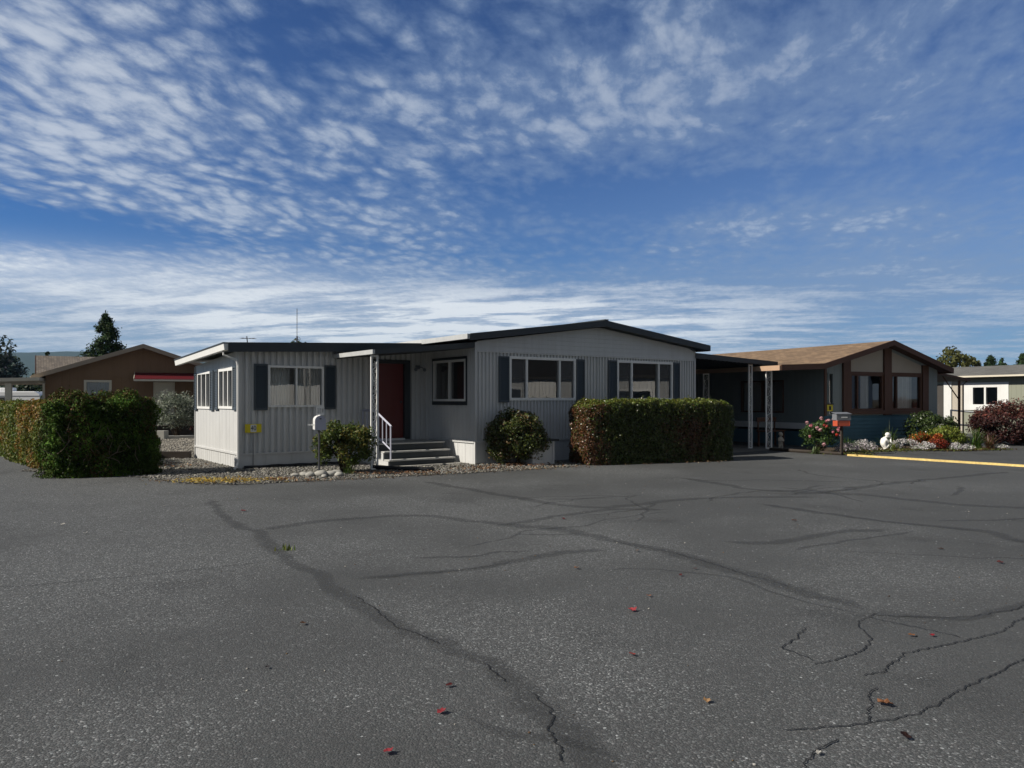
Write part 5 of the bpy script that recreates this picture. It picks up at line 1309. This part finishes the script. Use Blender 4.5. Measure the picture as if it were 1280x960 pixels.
# yard details of the brown home
tag(MB().hexa([(-12.4, 20.55, 0), (-8.75, 20.8, 0), (-8.76, 21.0, 0), (-12.41, 20.75, 0), (-12.4, 20.55, .2), (-8.75, 20.8, .2), (-8.76, 21.0, .2), (-12.41, 20.75, .2)]).build('landscape_timber', 'timber'), 'dark timber edging across the gravel left of the grey home', 'timber')
tag(MB().hexa([(-14.7, 31.2, 0), (-10, 32.8, 0), (-10, 33.1, 0), (-14.8, 31.5, 0), (-14.7, 31.2, .12), (-10, 32.8, .12), (-10, 33.1, .12), (-14.8, 31.5, .12)]).build('border_slab', 'concrete'), 'pale concrete border slab below the silvery bush', 'border')
tag(MB().box(-.2, .2, -.2, .2, 0, .36).build('block', 'concrete', loc=(-14.15, 31.0, 0), bevel=.01), 'square grey concrete block at the left end of the pale border', 'block')
bush('silvery_bush', 'pale silvery grey bush before the door of the brown home', 'bush', (-14.1, 32.3, 0), 1.15, .9, 2.0, 3600, pal((0.24, 0.27, 0.20), (0.16, 0.19, 0.14), (0.32, 0.34, 0.28), (0.10, 0.12, 0.08)), (0.16, 0.035), 75, 'leaf', 60, .3, 24, .32, .6)
bush('red_flowers', 'dark red flowers beside the silvery bush at the brown home', 'flowers', (-12.9, 32.6, 0), .7, .5, .8, 900, pal((0.16, 0.02, 0.02), (0.10, 0.03, 0.02), (0.05, 0.05, 0.02)), (0.09, 0.06), 76, 'petal', 20, .1, 4, .22, .5)

# ================================================================== trees
def conifer(name, label, loc, h, r, n, col, seed, lf=(.34, .10), shape=1.0, z0=.06, rough=.25):
    root = thing(name, label, 'tree', loc); rng = np.random.default_rng(seed)
    b = MB(); b.tube([(0, 0, 0), (0, 0, h * .5), (0, 0, h * .97)], [h * .025, h * .015, .02], 7); b.build('trunk', 'bark', root)
    nb_ = 130; zb = h * (z0 + (1 - z0) * np.sort(rng.uniform(0, 1, nb_)) ** 1.0); ab = rng.uniform(0, 6.28, nb_)
    rad = r * np.clip((1 - (zb / h - z0) / (1 - z0)), 0.03, 1) ** shape * rng.uniform(1 - rough * 1.6, 1 + rough, nb_)
    k = rng.integers(0, nb_, n); t_ = rng.uniform(.15, 1, n) ** .6
    d = np.c_[np.cos(ab[k]), np.sin(ab[k])]; rr_ = rad[k] * t_
    wj = .05 * r + .12 * rr_[:, None]
    P = np.c_[d * rr_[:, None] + rng.normal(0, 1, (n, 2)) * wj * .55, zb[k] + rr_ * .22 - rr_ ** 2 / max(r, .1) * .30 + rng.normal(0, .05 * r, n)]
    P[:, 2] = np.maximum(P[:, 2], .2)
    N = unit(np.c_[d, np.full(n, .5)] + rng.normal(0, .3, (n, 3)))
    cols = tint(n, col, .35, rng)
    leaves('crown', P, N, lf[0], lf[1], cols, 'needle', root, up=.2, spread=.7, rng=rng); return root
def broadleaf(name, label, loc, h, r, n, cols_, seed, lf=(.3, .2), clumps=46, trunk_h=.35, csize=.3, sq=.75):
    root = thing(name, label, 'tree', loc); rng = np.random.default_rng(seed)
    CC = unit(rng.normal(0, 1, (clumps, 3))) * rng.uniform(.45, 1.0, (clumps, 1)) * np.array([r, r, r * sq]) + np.array([0, 0, h - r * sq])
    b = MB(); b.tube([(0, 0, 0), (.05, 0, h * trunk_h), (0, .05, h * .7)], [r * .09, r * .07, r * .03], 7)
    for c in CC[::2]: b.tube([(0, 0, h * trunk_h * .9), tuple(c * .5 + np.array([0, 0, h * .28])), tuple(c)], [r * .045, r * .03, r * .01], 5)
    b.build('trunk', 'bark', root)
    k = rng.integers(0, clumps, n); d = unit(rng.normal(0, 1, (n, 3)))
    P = CC[k] + d * (rng.uniform(0, 1, (n, 1)) ** .5) * csize * r * rng.uniform(.6, 1.3, clumps)[k][:, None]
    arr = np.array(cols_); c = np.clip(arr[(k * 5) % len(arr)] * (1 + rng.normal(0, .28, (n, 1))), .003, 1)
    leaves('crown', P, unit(d + np.array([0, 0, .3])), lf[0], lf[1], c, 'leaf', root, spread=.8, rng=rng); return root
DG = (0.022, 0.042, 0.016)
conifer('conifer', 'pointed dark green conifer rising behind the brown gabled home', (-29.6, 56, 0), 7.6, 3.0, 15000, (0.032, 0.058, 0.020), 101, (.24, .09), .82, rough=.15)
broadleaf('pine_tree', 'tall dark pine at the left edge of the picture', (-70.5, 100, 0), 11.0, 5.4, 9000, [(0.02, 0.035, 0.014), (0.028, 0.046, 0.018), (0.016, 0.03, 0.012)], 102, (.6, .26), 44, .3, .32, 1.0)
conifer('spruce_tree', 'blue grey spruce below the dark pine at the left edge', (-65.2, 99, 0), 6.9, 4.6, 7000, (0.055, 0.08, 0.075), 103, (.55, .2), .7)
conifer('conifer', 'tiny conifer tip poking above the grey shingled roof', (-36.6, 60.5, 0), 5.35, .9, 2500, DG, 104, (.24, .10), .7)
broadleaf('roof_top_tree', 'small tree crowns just showing over the grey wing roof', (-10.6, 38, 0), 4.42, 0.9, 1500, [(0.05, 0.08, 0.02), (0.10, 0.10, 0.03), (0.04, 0.06, 0.02)], 105, (.17, .09), 30, .5, .24, .8)
broadleaf('autumn_tree', 'large open crowned olive and tan tree behind the blue home', (31.6, 55, 0), 5.3, 1.95, 2400, [(0.11, 0.115, 0.035), (0.055, 0.08, 0.03), (0.07, 0.085, 0.035), (0.20, 0.14, 0.05), (0.05, 0.07, 0.03)], 106, (.24, .15), 38, .3, .20, .75)
for i, (x, y, h, lab) in enumerate([(34.9, 56, 4.75, 'low dark conifer behind the sage roof nearest the autumn tree'), (36.4, 57, 4.65, 'middle low conifer tip behind the sage roof'), (37.9, 57, 4.9, 'low conifer tip behind the sage roof at the picture edge')]):
    conifer('conifer', lab, (x, y, 0), h, 1.5, 3600, (0.03, 0.055, 0.022), 110 + i, (.26, .10), .8, rough=.35)
broadleaf('leafy_tree', 'dark leafy tree standing behind the cream carport at far left', (-59, 96, 0), 3.9, 4.4, 3800, [(0.02, 0.035, 0.014), (0.03, 0.05, 0.02)], 108, (.5, .35), 30, .3, .36, .5)

# distant forested ridge
hl = MB(); xs_ = np.linspace(-3600, 400, 70); ys_ = np.linspace(2600, 4200, 10); idx = {}
for i, x in enumerate(xs_):
    for j, y in enumerate(ys_):
        s = math.sin(math.pi * (j / 9)) ** .8
        hgt = 215 * (1 / (1 + math.exp((x + 900) / 260))) * s * (1 + .10 * mnoise.noise(Vector((x / 420, y / 420, 0)))) + 2.5 * mnoise.noise(Vector((x / 30, y / 30, 3)))
        idx[i, j] = len(hl.v); hl.v.append((x, y, hgt - 2))
for i in range(69):
    for j in range(9): hl.f.append((idx[i, j], idx[i + 1, j], idx[i + 1, j + 1], idx[i, j + 1]))
M['forest'] = paint('forest', (0.030, 0.045, 0.022), .95, .4, .02, .05, fine=.4, bscale=.12)
setting(hl.build('hills', 'forest', smooth=True))

# ================================================================== home across the lane (out of frame; seen in the window glass)
ac = thing('lane_house', 'pale home with dark roof across the lane, reflected in the window glass', 'house', (21.0, 24, 0), R(-90))
af = F((0, 0, 0), ex, -ey)
b = MB(); siding(b, af, 30, 0, 2.80, ribs(30, .2, .1, .02, -.02), [(4, 6, 1.1, 2.1), (11, 13.5, 1.1, 2.2)]); b.box(0, 30, 7.9, 8, 0, 2.6)
b.prism([(0, 0, 0), (0, 8, 0), (0, 8, 2.6), (0, 4, 4.2), (0, 0, 2.6)], (.02, 0, 0)); b.prism([(30, 0, 0), (30, 8, 0), (30, 8, 2.6), (30, 4, 4.2), (30, 0, 2.6)], (.02, 0, 0)); b.build('siding', 'aged_white', ac)
b = MB(); b.prism([(-.4, -.16, 2.86), (-.4, 4, 4.75), (-.4, 8.6, 2.62), (-.4, 8.6, 2.5), (-.4, 4, 4.6), (-.4, -.16, 2.78)], (30.8, 0, 0)); b.build('roof', 'black_rubber', ac)
b = MB(); b.box(-.4, 30.4, -.22, -.165, 2.72, 2.85); b.build('gutter', 'black_rubber', ac)
window(ac, af, 4, 6, 1.1, 2.1, mull=(5,), fw=.06); window(ac, af, 11, 13.5, 1.1, 2.2, mull=(12.2,), fw=.06)

# ================================================================== single fallen leaves on the asphalt
def fallen(x, y, size, col, label, seed, kind='maple'):
    rg_ = random.Random(seed); vs = [(0, 0, .006)]; n = 15
    for i in range(n):
        a = 2 * math.pi * i / n; r = size * .5 * (.55 + .45 * abs(math.cos(2.5 * a)) ** 1.3) * rg_.uniform(.85, 1.15)
        if kind == 'oval': r = size * .5 * (.45 + .55 * abs(math.cos(a)))
        vs.append((r * math.cos(a), r * math.sin(a), .004 + rg_.uniform(.0, .30) * r + .25 * r * abs(math.sin(a))))
    me = bpy.data.meshes.new('fallen_leaf'); me.from_pydata(vs, [], [(0, i + 1, (i + 1) % n + 1) for i in range(n)]); me.update()
    at = me.attributes.new('col', 'FLOAT_COLOR', 'FACE')
    for d_ in at.data: k = rg_.uniform(.75, 1.25); d_.color = (col[0] * k, col[1] * k, col[2] * k, 1)
    me.materials.append(M['dry_leaf']); o = bpy.data.objects.new('fallen_leaf', me); COL.objects.link(o)
    o.location = (x, y, .013); o.rotation_euler = (rg_.uniform(-.2, .2), rg_.uniform(-.2, .2), rg_.uniform(0, 6.28))
    tag(o, label, 'leaf', 'fallen leaves on the asphalt')
RED, BRN, TAN, MAR, WHT = (0.30, 0.04, 0.05), (0.22, 0.10, 0.045), (0.40, 0.24, 0.12), (0.10, 0.022, 0.022), (0.55, 0.53, 0.48)
FL = [(-3.85, 10.99, .10, RED, 'red leaf on the asphalt in front of the yellow leaf litter', 0), (-1.49, 5.46, .065, BRN, 'brown leaf alone on the asphalt at the lower left', 1), (-0.36, 3.92, .06, RED, 'bright crimson leaf on the dark seam near the bottom middle', 0),
      (-0.56, 3.47, .062, RED, 'crimson leaf lying nearest the bottom edge of the picture', 0), (-0.35, 4.28, .05, MAR, 'dark maroon leaf just above the crimson one on the seam', 1), (0.91, 5.81, .085, (0.46, 0.07, 0.08), 'largest bright red leaf in the middle of the asphalt', 0),
      (0.75, 4.8, .055, (0.30, 0.06, 0.05), 'faded red leaf below the largest bright red one', 1), (1.11, 6.23, .055, (0.36, 0.13, 0.05), 'orange brown leaf just behind the largest bright red one', 0), (0.61, 7.26, .07, BRN, 'brown leaf behind the bright red one toward the round bush', 0),
      (0.69, 10.26, .07, MAR, 'dark red leaf on the seam before the round bush', 1), (1.03, 4.06, .055, TAN, 'tan curled leaf right of the bottom centre', 0), (1.95, 4.02, .10, (0.26, 0.12, 0.06), 'big curled brown leaf on the cracked asphalt at right', 0),
      (1.86, 3.63, .07, (0.03, 0.014, 0.012), 'almost black shrivelled leaf below the big curled brown one', 1), (2.7, 5.19, .05, BRN, 'small brown leaf at right beside a dark red one', 1), (2.84, 5.19, .045, (0.28, 0.02, 0.03), 'small dark red leaf at right beside a brown one', 0),
      (1.32, 8.1, .06, BRN, 'small brown leaf near the meeting of two seams', 1), (1.72, 7.23, .06, (0.22, 0.04, 0.03), 'reddish leaf right of a long dark seam', 1), (1.53, 6.97, .05, MAR, 'tiny maroon leaf beside the reddish leaf on the seam', 1),
      (3.72, 10.12, .08, (0.18, 0.07, 0.04), 'russet leaf in front of the long boxy hedge', 1), (4.77, 7.51, .08, MAR, 'long dark leaf out at the far right of the asphalt', 1), (4.57, 8.19, .07, (0.06, 0.03, 0.02), 'dark leaf behind another at the far right of the asphalt', 1),
      (1.38, 3.46, .04, WHT, 'pale scrap in the bottom crack at right', 1), (-5.73, 9.8, .07, WHT, 'pale scrap on the asphalt nearest the left picture edge', 1), (-5.09, 9.16, .06, WHT, 'pale leaf on the left asphalt below another scrap', 0), (-5.2, 11.48, .06, WHT, 'pale leaf on the asphalt below the dark green hedge', 0), (-1.46, 4.57, .04, (0.03, 0.02, 0.02), 'black shrivelled leaf on the coarse asphalt at lower left', 1)]
for i, (x, y, s, c, lab, k) in enumerate(FL): fallen(x, y, s * .85, tuple(q_ * .85 for q_ in c), lab, 300 + i, 'oval' if k else 'maple')
wt_ = thing('weed_tuft', 'small bright green weed growing in the asphalt seam', 'weed', (-2.41, 8.19, 0)); rg = np.random.default_rng(77)
blades('foliage', (0, 0, .004), 30, .07, .02, tint(30, (0.13, 0.17, 0.035), .25, rg), wt_, rg, 1.1, droop=.3)

# ================================================================== air
hz = MB().box(-4500, 4500, -1600, 4700, -3, 260).build('haze', None)
hm = bpy.data.materials.new('haze_air'); hm.use_nodes = True; hn = hm.node_tree; hn.nodes.clear()
ho = hn.nodes.new('ShaderNodeOutputMaterial'); hv = hn.nodes.new('ShaderNodeVolumePrincipled')
hv.inputs['Color'].default_value = (0.45, 0.68, 1.0, 1); hv.inputs['Density'].default_value = 0.00009; hv.inputs['Anisotropy'].default_value = 0.0
hn.links.new(hv.outputs[0], ho.inputs['Volume']); hz.data.materials.append(hm)
setting(hz, 'stuff')
